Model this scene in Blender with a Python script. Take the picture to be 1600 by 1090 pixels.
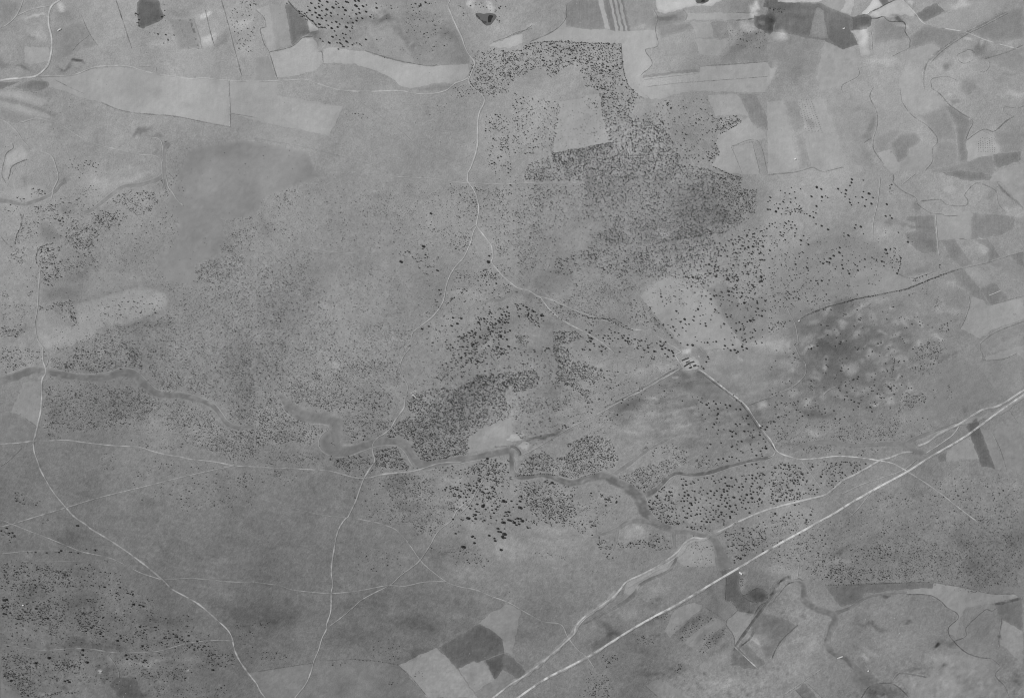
import bpy, math, random
import numpy as np
from mathutils.geometry import delaunay_2d_cdt
from mathutils import Vector

# ---------------------------------------------------------------- camera, sky, sun, exposure
scene = bpy.context.scene
for o in list(bpy.data.objects):
    bpy.data.objects.remove(o)
COL = scene.collection
R = math.radians
M = 4.0                       # metres per map unit
CX, CY = 800.0, 545.0         # map position of the ground point under the aircraft
cam_d = bpy.data.cameras.new('survey_camera')
cam = bpy.data.objects.new('survey_camera', cam_d)
COL.objects.link(cam)
cam.location = (0, 0, 9000)
cam.rotation_euler = (0, 0, 0)
cam_d.sensor_width = 36
cam_d.lens = 36 * 9000 / (1600 * M)
cam_d.clip_start = 10
cam_d.clip_end = 200000
scene.camera = cam
scene.cycles.filter_width = 1.1

SUN_EL, SUN_AZ = 48.0, 158.0   # azimuth: direction the light comes from, counter-clockwise from +X
world = bpy.data.worlds.new('World')
scene.world = world
world.use_nodes = True
wn = world.node_tree.nodes
wl = world.node_tree.links
for n in list(wn):
    wn.remove(n)
sky = wn.new('ShaderNodeTexSky')
sky.sky_type = 'NISHITA'
sky.sun_disc = False
sky.sun_elevation = R(SUN_EL)
sky.sun_rotation = R(90 - SUN_AZ)
bw = wn.new('ShaderNodeRGBToBW')      # panchromatic film: grey light only
bg = wn.new('ShaderNodeBackground')
bg.inputs['Strength'].default_value = 0.08
wo = wn.new('ShaderNodeOutputWorld')
wl.new(sky.outputs[0], bw.inputs[0]); wl.new(bw.outputs[0], bg.inputs['Color']); wl.new(bg.outputs[0], wo.inputs[0])
sun_d = bpy.data.lights.new('sun', 'SUN')
sun_d.energy = 4.0
sun_d.angle = R(0.5)
sun_d.color = (1, 1, 1)
sun = bpy.data.objects.new('sun', sun_d)
COL.objects.link(sun)
sv = Vector((math.cos(R(SUN_AZ)) * math.cos(R(SUN_EL)), math.sin(R(SUN_AZ)) * math.cos(R(SUN_EL)), math.sin(R(SUN_EL))))
sun.rotation_euler = sv.to_track_quat('Z', 'Y').to_euler()
scene.view_settings.view_transform = 'Standard'
scene.view_settings.look = 'None'
scene.view_settings.gamma = 1
scene.view_settings.exposure = 0.0
scene.view_settings.use_curve_mapping = False
LIGHT = 1.12                  # radiance of a white horizontal card under this sun and sky (measured)

# ---------------------------------------------------------------- map helpers
rng = np.random.default_rng(11)
random.seed(11)
K = 3.8925
ORG = {f'{r}{c}': ((c * 400, (0, 270, 540, 810)[r]), K) for r in range(4) for c in range(4)}
ORG.update(A=((1060, 740), 13.29), B=((700, 780), 13.29), C=((480, 0), 16.0), D=((1100, 660), 16.0),
           E=((1030, 530), 9.9), P=((770, 660), 16.0), Q=((610, 580), 16.0), S=((120, 1020), 11.43),
           T=((730, 0), 16.0), U=((1150, 0), 16.0), V=((1330, 0), 16.0), W=((1180, 880), 13.29), X=((1100, 880), 11.43), G=((0, 0), 1.0))

def pts(s):
    """'12: 3,4 5,6 ; 13: 7,8' -> map coordinates (survey sheets stitched together)"""
    out = []
    for chunk in s.split(';'):
        k, body = chunk.split(':')
        (ox, oy), sc = ORG[k.strip()]
        for t in body.split():
            a, b = t.split(',')
            out.append((ox + float(a) / sc, oy + float(b) / sc))
    return np.array(out)

def wx(x): return (np.asarray(x, float) - CX) * M
def wy(y): return (CY - np.asarray(y, float)) * M
def lin(v):
    v = np.clip(np.asarray(v, float), 0.0, 1.0)
    return np.where(v < 0.04045, v / 12.92, ((v + 0.055) / 1.055) ** 2.4)

def field_noise(shape, scale, seed):
    """smooth random field, unit variance, feature size in cells"""
    g = np.random.default_rng(seed).standard_normal(shape)
    fy = np.fft.fftfreq(shape[0])[:, None]; fx = np.fft.rfftfreq(shape[1])[None, :]
    f = np.exp(-(fx ** 2 + fy ** 2) * (scale ** 2) * 8)
    n = np.fft.irfft2(np.fft.rfft2(g) * f, s=shape)
    return n / n.std()

# working rasters, one cell per map unit, with a margin
MX, MY = 60, 60
RW, RH = 1600 + 2 * MX, 1090 + 2 * MY
def sample(ras, x, y):
    x = np.clip(np.asarray(x, float) + MX, 0, RW - 1.001); y = np.clip(np.asarray(y, float) + MY, 0, RH - 1.001)
    i = np.floor(x).astype(int); j = np.floor(y).astype(int); u = x - i; v = y - j
    return (ras[j, i] * (1 - u) * (1 - v) + ras[j, i + 1] * u * (1 - v) + ras[j + 1, i] * (1 - u) * v + ras[j + 1, i + 1] * u * v)

def in_poly(px, py, poly):
    inside = np.zeros(px.shape, bool)
    n = len(poly); j = n - 1
    for i in range(n):
        xi, yi = poly[i]; xj, yj = poly[j]
        if yi != yj:
            c = ((yi > py) != (yj > py)) & (px < (xj - xi) * (py - yi) / (yj - yi) + xi)
            inside ^= c
        j = i
    return inside

def resample(P, step, smooth=True):
    """evenly spaced points along a Catmull-Rom curve through P"""
    P = np.asarray(P, float)
    if len(P) < 2: return P
    if smooth and len(P) > 2:
        Q = [P[0]]
        E = np.vstack([2 * P[0] - P[1], P, 2 * P[-1] - P[-2]])
        for i in range(1, len(E) - 2):
            p0, p1, p2, p3 = E[i - 1], E[i], E[i + 1], E[i + 2]
            for t in np.linspace(0, 1, 9)[1:]:
                Q.append(0.5 * (2 * p1 + (p2 - p0) * t + (2 * p0 - 5 * p1 + 4 * p2 - p3) * t * t + (3 * p1 - p0 - 3 * p2 + p3) * t ** 3))
        P = np.array(Q)
    d = np.r_[0, np.cumsum(np.hypot(*np.diff(P, axis=0).T))]
    n = max(2, int(d[-1] / step) + 1)
    t = np.linspace(0, d[-1], n)
    return np.c_[np.interp(t, d, P[:, 0]), np.interp(t, d, P[:, 1])]
# ---------------------------------------------------------------- survey data: tracks, ditches, creeks
# (name, width, tone, strength, path)
TRACKS = [
 ('farm_track', 1.8, .66, .9, '00: 135,0 118,45 92,90 60,125 25,153 0,162'),
 ('farm_track', 1.3, .66, .7, '00: 92,95 150,68 210,50 315,33'),
 ('dirt_road', 2.6, .72, .9, '00: 365,-20 365,0 320,30 298,75 296,150 312,215 318,280 312,340 300,395 270,435 225,470 150,480 60,487 0,498'),
 ('dirt_road', 1.7, .69, .85, '00: 225,470 330,466 430,462 480,448 545,420 600,407 720,401 800,407 860,428 960,450 1060,463 1150,480 1250,478 1360,490 1550,498 ; 01: 100,493 200,490 300,485 380,510 450,533 540,553 700,556 870,553 960,570 1050,575 1130,562 1170,545 1210,510 1260,490 1300,470'),
 ('farm_track', 1.2, .66, .6, '00: 800,407 930,403 950,440'),
 ('farm_track', 1.6, .66, .8, '00: 0,718 60,760 100,800 150,870 200,905 290,935 320,960 345,1030 355,1080 ; 10: 345,60 325,110 320,155'),
 ('farm_track', 1.5, .66, .75, '00: 130,745 225,722 310,740 380,765 480,830 560,870 700,905 850,940 940,948 985,970'),
 ('farm_track', 1.4, .67, .8, '00: 925,835 975,850 990,890 995,950 985,1000'),
 ('farm_track', 1.4, .68, .8, '10: 1010,30 1025,85 1050,120 1075,160 1115,200'),
 ('dirt_road', 2.0, .70, .9, '01: 1180,-20 1180,0 1168,30 1190,90 1220,160 1250,220 1270,280 1295,330 1330,375 1320,420 1295,480 1310,520 1360,560 1388,590 1385,630 1360,680 1350,740 1350,850 1340,920 1310,1010 1290,1050 ; 11: 1288,30 1288,50 1320,95 1345,150 1355,220 1345,290 1345,320 1375,365 1410,410 1435,450 1440,510 1435,545 1470,590 1500,625 1540,660 ; 12: 30,697 60,705 100,715 150,745 180,765 230,830 300,890 380,935 430,960 500,1000 560,1040 620,1090'),
 ('dirt_road', 1.6, .67, .8, '11: 1345,320 1320,365 1310,410 1290,460 1260,520 1210,575 1175,635 1157,690 1147,750 1130,800 1080,870 1020,920 960,965'),
 ('farm_track', 1.2, .62, .6, '11: 960,965 950,1000 985,1030 ; 21: 955,0 910,50 885,100 875,150 890,180 925,240 920,290'),
 ('dirt_road', 2.0, .65, .85, '21: 912,310 908,340 900,380 850,450 820,500 780,535 740,560 710,600 712,650 722,700 695,745 660,800 635,860 615,920 595,970 560,1040 ; 31: 545,0 510,50 490,110 475,190 462,270 458,330 467,400 458,450 455,560 430,640 425,680 400,730 380,800 350,870 335,930 300,1010 235,1090 220,1110'),
 ('farm_track', 1.2, .64, .7, '11: 1340,315 1310,335 1312,360 1325,370'),
 ('farm_track', 1.3, .66, .7, '01: 790,1055 840,1072 1090,1085 ; 11: 1130,42 1290,62 1550,65 ; 12: 150,60 400,58'),
 ('farm_track', 1.2, .63, .6, '11: 190,425 300,450 400,470 480,485 600,490 680,515 760,548 810,552'),
 ('farm_track', 1.1, .62, .5, '11: 910,600 1000,620 1080,650 1150,668 1230,690 1330,685'),
 ('farm_track', 1.1, .62, .5, '11: 400,478 500,495 600,500 650,505'),
 ('farm_track', 1.6, .68, .8, '12: 150,745 250,775 350,820 450,860 560,895 650,925 730,950 830,965 900,1000 960,1040 1030,1085 ; 22: 1000,60 1040,125'),
 ('farm_track', 1.3, .64, .7, '12: 430,960 500,1000 560,1040 620,1090 ; 22: 620,45 700,70 800,90 900,110 1000,125 1035,135'),
 ('farm_track', 1.8, .66, .8, '22: 1035,135 940,190 800,270 640,350 520,420'),
 ('farm_track', 1.3, .62, .6, '22: 520,420 460,445 300,530 200,590 120,635 60,665'),
 ('farm_track', 1.0, .63, .6, '22: 90,560 200,535 330,515'),
 ('dirt_road', 1.8, .76, 1.0, '22: 1120,138 1140,143 1200,185 1300,265 1380,325 1430,370 1470,430 1520,500 1550,540 ; 23: 10,560 30,590 52,635 90,660 140,675 200,690 300,685 420,672 560,680 660,695 750,712 800,735 850,765'),
 ('farm_track', 1.6, .66, .8, '23: 850,765 940,820 1050,895 1130,960 1220,1030 1280,1075'),
 ('farm_track', 1.4, .68, .8, '23: 52,635 35,665 0,680'),
 ('farm_track', 1.6, .68, .7, 'E: 335,370 370,430 420,480 500,470 560,462 620,455'),
 ('main_road', 3.0, .735, .95, 'G: 1620,603 ; 23: 1557,300 1400,410 1200,555 1000,670 850,762 700,845 500,960 400,1020 270,1090 ; 32: 1550,200 1400,285 1200,400 1000,520 850,600 700,690 500,815 400,870 200,975 30,1090 ; G: 795,1098'),
 ('main_road', 3.0, .66, .85, 'G: 1615,603 ; 23: 1557,272 1440,350 1380,375 1310,390 1240,430 1150,485 1040,535 980,580 910,612'),
 ('main_road', 2.6, .66, .85, '23: 880,645 820,650 740,680 680,698 620,735 540,780 460,820 400,870 350,905 250,930 150,955 20,992 ; 22: 1557,998 1450,1040 1340,1090 ; 32: 1380,20 1300,60 1210,100 1170,120 1100,118 1050,150 1010,200 960,240 900,282 800,335 700,383 660,430 600,490 500,560 430,610 390,660 380,700 340,740 250,820 150,900 60,965 0,1000 ; 31: 1480,1060 1430,1100'),
 ('farm_track', 1.8, .64, .7, '32: 1170,125 1100,135 1050,170 1015,215 970,255 900,292 820,330'),
 ('farm_track', 1.6, .64, .7, '32: 660,436 600,500 500,570 440,615 400,665'),
 ('farm_track', 1.5, .66, .8, '23: 1170,485 1130,540 1060,590 960,655'),
 ('farm_track', 1.2, .64, .7, '23: 905,690 830,750 700,800 560,850 450,900 370,893'),
 ('farm_track', 1.0, .62, .6, '23: 700,830 640,880 560,980 500,1040'),
 ('farm_track', 1.1, .62, .6, '23: 200,695 250,760 320,860 360,900 450,970 550,1060'),
 ('farm_track', 1.0, .60, .5, '23: 400,895 500,905 650,925'),
 ('farm_track', 1.6, .64, .7, '10: 258,570 250,650 243,760 235,840 220,900 222,970 235,1020 265,1060 290,1085'),
 ('dirt_road', 2.4, .66, .85, '10: 235,1030 255,1060 ; 20: 262,10 265,80 283,140 280,175 262,210 258,300 245,400 230,460 212,540 202,580 205,640 225,700 250,770 300,860 340,915 400,985 450,1040 520,1090 ; 30: 550,65 640,120 730,175 820,235 900,295 960,345 1000,380 1050,430 1130,475 1200,515 1260,560 1330,620 1385,670 1415,720 1430,790 1460,860 1500,920 1550,985 ; 31: 5,1000 30,1050 60,1090 75,1120'),
 ('farm_track', 1.8, .64, .85, '20: -20,597 0,597 100,592 200,580 300,578 400,575 500,588 600,600 700,610 840,617 920,640 1020,663 1100,675 1170,690 1300,703 1430,728 1550,735 ; 21: 100,742 200,745 430,760 520,780 600,802 680,805 760,785 830,775 940,765 1000,750 1060,730 1130,712 1250,705'),
 ('farm_track', 1.5, .62, .85, '30: 0,50 75,32 ; 20: 200,1045 400,985 600,925 900,850 1100,800 1250,765 1430,728'),
 ('farm_track', 1.5, .62, .85, '20: -20,1045 0,1055 75,1085 ; 30: 180,75 280,110 400,160 490,200 550,215 680,245 760,280 850,325 920,350 1000,375'),
 ('farm_track', 1.1, .58, .7, '30: 0,215 200,195 400,195 500,205'),
 ('farm_track', .9, .56, .6, '30: 0,260 300,258 650,258'),
 ('farm_track', 1.5, .60, .8, '30: 1000,372 1150,362 1280,370 1400,380 1550,382 ; 31: 0,384 150,410 220,435 390,453 500,452 640,435 800,405 900,410 1000,390 1080,383 1160,385'),
 ('farm_track', 1.5, .60, .8, 'B: 560,-60 400,40 300,130 180,240 ; 31: 1190,10 1110,75 1060,160 1000,250 950,295 880,345 820,400 720,450 640,495 590,540 520,600 440,660'),
 ('farm_track', 1.5, .63, .95, '31: 600,0 720,20 830,55 880,90 930,150 1000,250 1060,310 1160,385 1240,415 1340,435 1440,475 1500,495 1550,515 ; 32: 60,555 120,590 200,630 300,647 340,720 400,795 450,833 500,900'),
 ('farm_track', 1.1, .56, .6, '32: 300,647 350,655 400,650'),
 ('farm_track', 1.1, .58, .7, '20: 1170,690 1250,760 1350,815 1430,850 1530,905 ; 21: 150,965 300,1005 420,1032 600,1050 760,1085'),
 ('farm_track', 1.3, .58, .8, '30: 0,765 130,785 260,805 440,790 560,795 700,815 850,812 980,800 1100,765 1200,745 1330,735 1420,740'),
 ('farm_track', 1.0, .58, .7, '30: 660,830 700,885 723,935 725,965'),
 ('farm_track', 1.0, .57, .6, '20: 0,735 60,690 130,620'),
 ('dirt_road', 1.6, .73, .9, '03: 805,-10 890,70 960,148 1100,180 1200,200 1350,255 1557,310 1600,322'),
 ('farm_track', 1.4, .62, .7, '32: 115,1045 150,1065 180,1090'),
 ('farm_track', 1.6, .72, .9, '32: 1350,775 1420,840 1495,910'),
 ('farm_track', 1.1, .60, .7, '20: 265,20 300,40 345,80 365,120'),
 ('farm_track', 1.1, .60, .7, '20: 300,40 298,90 283,130'),
 ('farm_track', 1.4, .60, .6, '13: 95,780 140,870 165,920 180,990 185,1040 ; 23: 165,0 195,70 230,110 225,180 150,250 60,290 0,320'),
 ('farm_track', 1.6, .60, .6, '23: 340,300 370,270 435,240'),
 ('farm_track', 1.1, .60, .5, '01: 560,560 640,625 740,700 870,790 960,870 1050,910 1200,970 1310,1010'),
 ('farm_track', 1.0, .60, .45, '01: 0,840 260,885 500,945 700,1000 800,1050'),
 ('farm_track', 1.0, .62, .5, '13: 680,30 665,180 640,300 635,410'),
 ('farm_track', 1.1, .62, .6, '13: 1025,250 1032,400 1040,500'),
 ('farm_track', 1.0, .62, .5, '10: 1250,245 1330,280 1430,320'),
 ('farm_track', 1.0, .60, .5, '21: 440,120 520,145 600,190 700,215 800,250'),
 ('farm_track', 1.0, .58, .5, '31: 1240,-30 1300,-90 1400,-250 1557,-260'),
 ('farm_track', 1.2, .60, .6, '33: 190,270 180,350'),
 ('farm_track', 1.0, .60, .5, '22: 1140,0 1180,60'),
]
# dark lines: ditches, stream lines, hedge banks and one painted cliff shadow
DITCHES_AND_SHADE = [
 (1.7, .30, .85, 'V: 1115,0 950,75 780,160 700,210 570,270 470,310 370,375 300,390 240,395'),
 (1.7, .32, .85, 'V: 430,470 520,480 640,475 775,430 850,490 940,550 1100,550 1290,550 1350,620 1350,700 1340,790 1420,930 1470,1010 ; 03: 862,260 860,290'),
 (1.2, .46, .6, '03: 860,290 800,320 750,345'),
 (1.3, .46, .6, '03: 620,190 632,240 630,310'),
 (1.6, .42, .7, '03: 985,540 1040,580 1090,640 1160,690 1235,740 1215,800 1195,860'),
 (1.2, .45, .7, '03: 990,545 985,490 1020,475 1080,470 1140,495'),
 (1.5, .42, .8, '03: 810,620 850,680 900,725 960,765 1020,830 1025,870 1000,900 1000,980 960,1035'),
 (1.2, .47, .6, '03: 800,540 805,590 810,620'),
 (1.4, .45, .7, '03: 640,530 620,590 660,680 665,760 640,840'),
 (1.6, .38, .8, '03: 640,840 640,910 700,1000'),
 (1.6, .40, .7, '03: 580,868 630,838'),
 (1.4, .40, .8, '03: 760,1060 765,1085 ; 13: 762,60 820,110 900,150 915,190 990,240 1060,250 1090,260 1160,260'),
 (1.5, .42, .8, '13: 930,170 1050,160 1090,190 1180,200 1215,190 1215,160 1200,130 1250,70 1290,60'),
 (1.3, .48, .6, '13: 820,70 850,45 900,5'),
 (1.3, .47, .6, '13: 1300,65 1380,110 1400,190 1450,245'),
 (4.0, .44, .7, '13: 1390,60 1430,110 1500,170 1557,225'),
 (1.6, .42, .8, '03: 1195,860 1300,790 1370,800 1440,740 1490,710'),
 (1.4, .46, .7, '03: 1490,710 1430,690 1430,655 1500,660 1557,645'),
 (2.4, .40, .8, '03: 1310,362 1450,320 1557,270'),
 (3.0, .50, .6, '03: 1450,70 1300,150 1190,205 1050,300 970,375 940,470 945,550'),
 (1.4, .45, .6, '03: 1460,80 1300,165 1200,215 1060,310 985,385'),
 (1.3, .44, .7, '03: 1145,335 1185,318 1220,305 1250,325'),
 (1.2, .46, .6, '03: 1145,335 1155,375 1190,390 1235,370'),
 (1.2, .46, .5, '03: 1330,370 1340,400 1320,435 1280,440'),
 (1.5, .45, .7, '03: 0,1060 150,1048 230,1030 270,1020 330,1045 450,1020'),
 (1.3, .45, .6, '03: 455,560 455,515 550,460 545,400'),
 (2.0, .36, .8, '13: 190,890 260,850 350,818 450,790 540,765 650,745 720,730 820,710 880,690 940,665 1000,640 1080,610 1180,580'),
 (1.4, .42, .7, '13: 1220,750 1225,800 1195,890 1165,945'),
 (1.3, .42, .6, '13: 800,520 800,560 780,610'),
 (1.2, .46, .6, '13: 785,612 830,635 900,635 1010,600'),
 (1.3, .46, .6, '13: 1190,580 1340,545 1480,500 1557,480'),
 (1.3, .44, .6, '13: 1350,805 1450,775 1557,745'),
 (2.0, .44, .7, '13: 1290,1035 1380,970 1557,900'),
 (1.2, .44, .6, '13: 1290,1035 1290,1080 ; 23: 1300,50 1310,75'),
 (1.5, .40, .7, '02: 665,265 668,340 675,420 700,510 760,575 800,600'),
 (1.5, .38, .7, '02: 330,30 325,110 250,185 110,250'),
 (1.4, .42, .6, '02: 0,210 60,190 120,150'),
 (1.3, .44, .6, '02: 860,60 885,110 ; 02: 870,180 885,280 810,305 850,390 780,460'),
 (1.2, .48, .6, '02: 1040,60 1062,100 1045,130'),
 (1.2, .47, .6, '02: 1330,890 1490,855 1557,1050'),
 (1.1, .50, .5, '02: 1330,890 1400,1055'), (1.1, .50, .5, '02: 1460,865 1510,1055'),
 (1.2, .46, .6, '02: 820,530 1100,500 1557,460'),
 (1.2, .46, .6, '02: 1180,400 1557,370'),
 (1.0, .50, .6, '02: 800,488 1130,450'),
 (2.0, .36, .7, 'U: 0,515 250,490 450,470'),
 (1.2, .42, .7, 'U: 0,328 430,328'),
 (1.7, .36, .7, '00: 705,0 745,120 800,295'),
 (1.5, .42, .7, '00: 1345,0 1380,120 1430,310 1470,460'),
 (1.5, .36, .7, '00: 1250,65 1270,160 1305,280'),
 (1.3, .47, .6, '00: 490,90 540,200 590,275'),
 (1.2, .48, .6, '00: 540,215 470,270 440,310'),
 (1.2, .48, .6, '00: 1395,495 1402,690 1398,770'),
 (1.2, .48, .6, '00: 1402,690 1557,715'),
 (1.3, .50, .6, '00: 85,540 230,570'), (1.3, .48, .6, '00: 340,490 430,535 510,570'),
 (1.6, .44, .7, '00: 610,620 690,655 760,675 860,690 1050,705 1250,745 1400,772'),
 (2.0, .34, .8, 'C: 0,435 60,490 150,550 200,620 270,690 370,680 440,690 ; C: 470,720'),
 (1.9, .32, .8, '01: 190,0 240,60 300,100 312,112'),
 (1.4, .38, .7, '01: 60,165 25,182 50,270 80,320 130,480'),
 (1.3, .40, .7, '01: 0,62 50,112 60,165'), (1.4, .38, .7, '01: 80,318 215,285 280,232 340,222'),
 (1.5, .42, .7, '01: 660,308 760,340 850,365 970,390 1060,403 1100,395'),
 (1.4, .42, .7, '01: 375,312 400,320 408,380'),
 (1.3, .45, .6, 'T: 640,1040 820,970 940,940 1100,860 1220,800 1400,750 1600,690'),
 (2.0, .38, .6, '10: 150,250 138,290 125,340 105,380 95,430'),
 (1.2, .42, .6, '10: 0,380 30,420 50,440'),
 (1.4, .36, .6, '10: 330,430 260,450 232,490 228,540 245,570'),
 (1.5, .40, .5, '00: 70,870 75,900 35,930 20,980 ; 10: 10,10 35,60'),
 (1.4, .38, .7, '00: 160,970 75,1010 60,1060 50,1090'),
 (1.5, .34, .8, '33: 845,460 980,465 1050,500 1090,540 1150,575 1155,610 1100,660 1100,700 1130,745 1200,810 1280,840 1360,850'),
 (1.3, .38, .8, '33: 1360,850 1410,900 1380,950 1440,1020 1465,1080'),
 (1.5, .36, .8, '33: 1120,748 1205,715 1210,660 1310,570 1340,555 1370,565 1400,545'),
 (1.5, .38, .7, '33: 1430,610 1425,660 1410,720 1410,780'),
 (2.4, .36, .7, '33: 760,980 800,940 860,945 970,965'),
 (2.0, .34, .7, '33: 560,1090 600,1030 650,1005 740,1000 800,1030 850,1080'),
 (1.0, .36, .7, '33: 480,405 850,392 1010,386'), (1.2, .40, .7, '33: 1010,388 1200,420 1370,460 1510,460'),
 (5.0, .33, .9, '33: 1385,522 1450,515 1557,485'),
 (1.5, .42, .7, '32: 1150,520 1230,575 1300,625 1305,650 1350,720 1352,775'),
 (1.2, .44, .6, '32: 1300,625 1370,560'),
 (3.6, .30, .8, '32: 1475,690 1440,740 1380,785'),
 (5.5, .25, .9, 'W: 290,700 380,620 430,500 520,390 640,290 740,280'),  # shadow of the gully cliff, painted as a dark ribbon
 (1.8, .30, .8, 'W: 420,720 520,610 600,500 700,410 780,390 850,405'),
 (1.8, .34, .8, 'W: 0,1030 120,860 250,810'), (1.6, .32, .8, 'W: 830,320 900,305 980,350'),
 (2.0, .34, .7, '33: 20,850 60,770 100,720 180,645'),
 (1.4, .36, .8, '31: 862,893 940,970 1040,1090'), (1.3, .38, .6, '32: 810,1020 890,1090'),
 (1.2, .40, .6, '33: 160,1035 215,1090'), (1.2, .40, .5, '33: 230,990 330,1090'),
 (1.2, .60, .5, '33: 100,1060 330,900'),
 (1.5, .38, .6, '23: 750,45 770,90 760,140 755,190'),
 (2.0, .42, .6, '22: 1430,365 1500,335 1557,315'),
 (2.2, .42, .7, '22: 1010,135 940,170 800,250 640,335 560,372'),
 (1.8, .33, .9, '22: 1130,155 1160,172 1300,280 1378,338 1425,392 1460,445 1510,515 1545,560 ; 23: 25,605 45,640'),
 (1.6, .38, .6, '31: 0,928 150,905 340,878'), (1.5, .38, .6, '31: 430,862 600,855 760,870 860,890'),
 (1.3, .42, .5, '20: 55,405 130,430 220,498'),
 (2.2, .40, .6, 'E: 100,745 245,720'), (1.8, .42, .6, 'E: 440,672 560,640 680,620'),
 (1.6, .42, .6, 'P: 910,760 1000,690 1100,640 1210,620'),
 (1.8, .40, .6, 'P: 0,600 150,595 230,582 390,590'),
 (1.2, .50, .5, '03: 1100,80 1060,60 1030,20'),
 (1.2, .40, .6, '23: 1370,530 1420,640 1450,750'), (1.0, .42, .5, '23: 1470,390 1530,480'),
 (1.2, .44, .6, '23: 1300,50 1310,85 1430,80 1510,45'),
 (1.0, .40, .6, 'X: 390,250 380,640 430,660 480,655 500,700 580,780 600,855 700,865 850,880'),
 (1.4, .34, .7, 'X: 670,575 800,530 900,455 980,445 1080,480 1150,540'),
 (1.4, .34, .7, 'X: 670,575 760,640 860,690 950,700'),
]
# creek beds and wet hollows: (tone, strength, [(view pts)], widths)
CREEKS = [
 ('creek_bed', .31, 'G: 1214,922 1203,936 1190,954 1178,970 1166,987 1153,1004 1146,1016', [4, 5, 6, 5, 6, 5, 3]),
 ('creek_bed', .41, '33: 470,845 520,900 560,955 610,1000 680,1025 760,1080', [8, 14, 16, 14, 10, 10]),
 ('creek_bed', .42, '20: -40,225 0,215 100,185 200,150 280,158 400,180 520,195 640,192 720,168 770,165 820,185 870,235 930,285 1000,300 1100,305 1200,328 1290,365 1340,420 1380,470 1450,500 1557,490', [14, 14, 14, 13, 13, 13, 12, 12, 13, 14, 16, 15, 13, 12, 11, 10, 10, 9, 9, 8, 7]),
 ('creek_bed', .44, '21: 140,290 200,370 300,430 420,440 490,475 480,540 440,590 490,630 560,635 650,610 720,590 800,580 880,590 935,640 965,690 1010,725 1100,710 1250,690 1400,665 1550,630', [9, 17, 21, 21, 20, 26, 30, 22, 16, 13, 13, 14, 15, 18, 19, 15, 12, 12, 13, 13]),
 ('creek_bed', .40, '21: 1550,630 ; 22: 0,720 5,770 60,798 200,785 300,820 360,835 450,812 550,790 620,820 700,860 760,910 790,960 810,1010 850,1060 900,1090 ; 32: 980,70', [8, 10, 10, 9, 9, 11, 12, 12, 14, 17, 18, 20, 22, 20, 18, 14, 10]),
 ('creek_bed', .385, '22: 800,910 880,870 950,800 1000,775 1100,783 1200,770 1300,740 1450,700 1550,682 ; 23: 30,665', [14, 11, 8, 7, 8, 9, 7, 7, 7, 5]),
 ('creek_bed', .44, '32: 780,10 870,30 980,75 1080,85 1190,110', [10, 10, 9, 9, 6]),
 ('creek_bed', .46, '32: 780,10 700,20 640,60 560,90 480,115', [8, 8, 7, 5, 3]),
 ('creek_bed', .46, '32: 640,60 632,110 620,180', [6, 6, 4]),
 ('creek_bed', .46, '32: 980,75 985,130 990,180', [8, 7, 4]),
 ('creek_bed', .44, '32: 1215,110 1250,170 1275,240 1300,300', [9, 15, 19, 19]),
 ('creek_bed', .40, '32: 1000,215 990,260 955,310 900,340 830,370 770,410 740,460 690,500 590,560 480,620 430,645', [4, 6, 6, 5, 6, 8, 8, 5, 4, 4, 2]),
 ('creek_bed', .40, '33: 160,385 205,400 215,450 225,500 290,545 380,575 400,610 380,660 360,720 355,770 400,820 460,840 520,900', [7, 11, 14, 15, 13, 14, 14, 12, 12, 12, 10, 9, 5]),
 ('creek_bed', .43, '33: 400,570 500,535 600,480 700,462 840,452', [7, 6, 5, 4, 2]),
 ('creek_bed', .50, '10: 510,245 560,225 620,180 700,115 760,80 850,72 950,42 1000,5', [6, 6, 7, 7, 6, 7, 8, 6]),
 ('creek_bed', .48, '10: -30,160 70,178 150,192 260,158 330,120 370,70 400,55', [12, 10, 6, 7, 6, 6, 4]),
 ('creek_bed', .47, '22: 620,780 700,725 800,650 880,600 960,560 1000,540', [6, 8, 5, 4, 4, 3]),
 ('creek_bed', .475, '23: 140,640 240,600 350,585 520,605 700,595 830,600 900,640 960,650', [7, 9, 9, 7, 7, 9, 10, 6]),
 ('creek_bed', .47, '23: 840,590 900,560 1000,520 1150,470 1230,425', [7, 7, 5, 4, 2]),
 ('creek_bed', .49, '10: 1000,20 1005,60 985,110', [7, 8, 5]),
 ('creek_bed', .52, '00: 1000,1090 995,1000 1000,930 1020,880 1080,855', [8, 7, 6, 8, 4]),
 ('creek_bed', .47, '11: 1557,730 1480,775 1430,770 1370,800', [4, 5, 5, 2]),
 ('creek_bed', .47, 'E: 550,90 650,150 720,240 760,300', [6, 8, 7, 3]),
]
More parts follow.
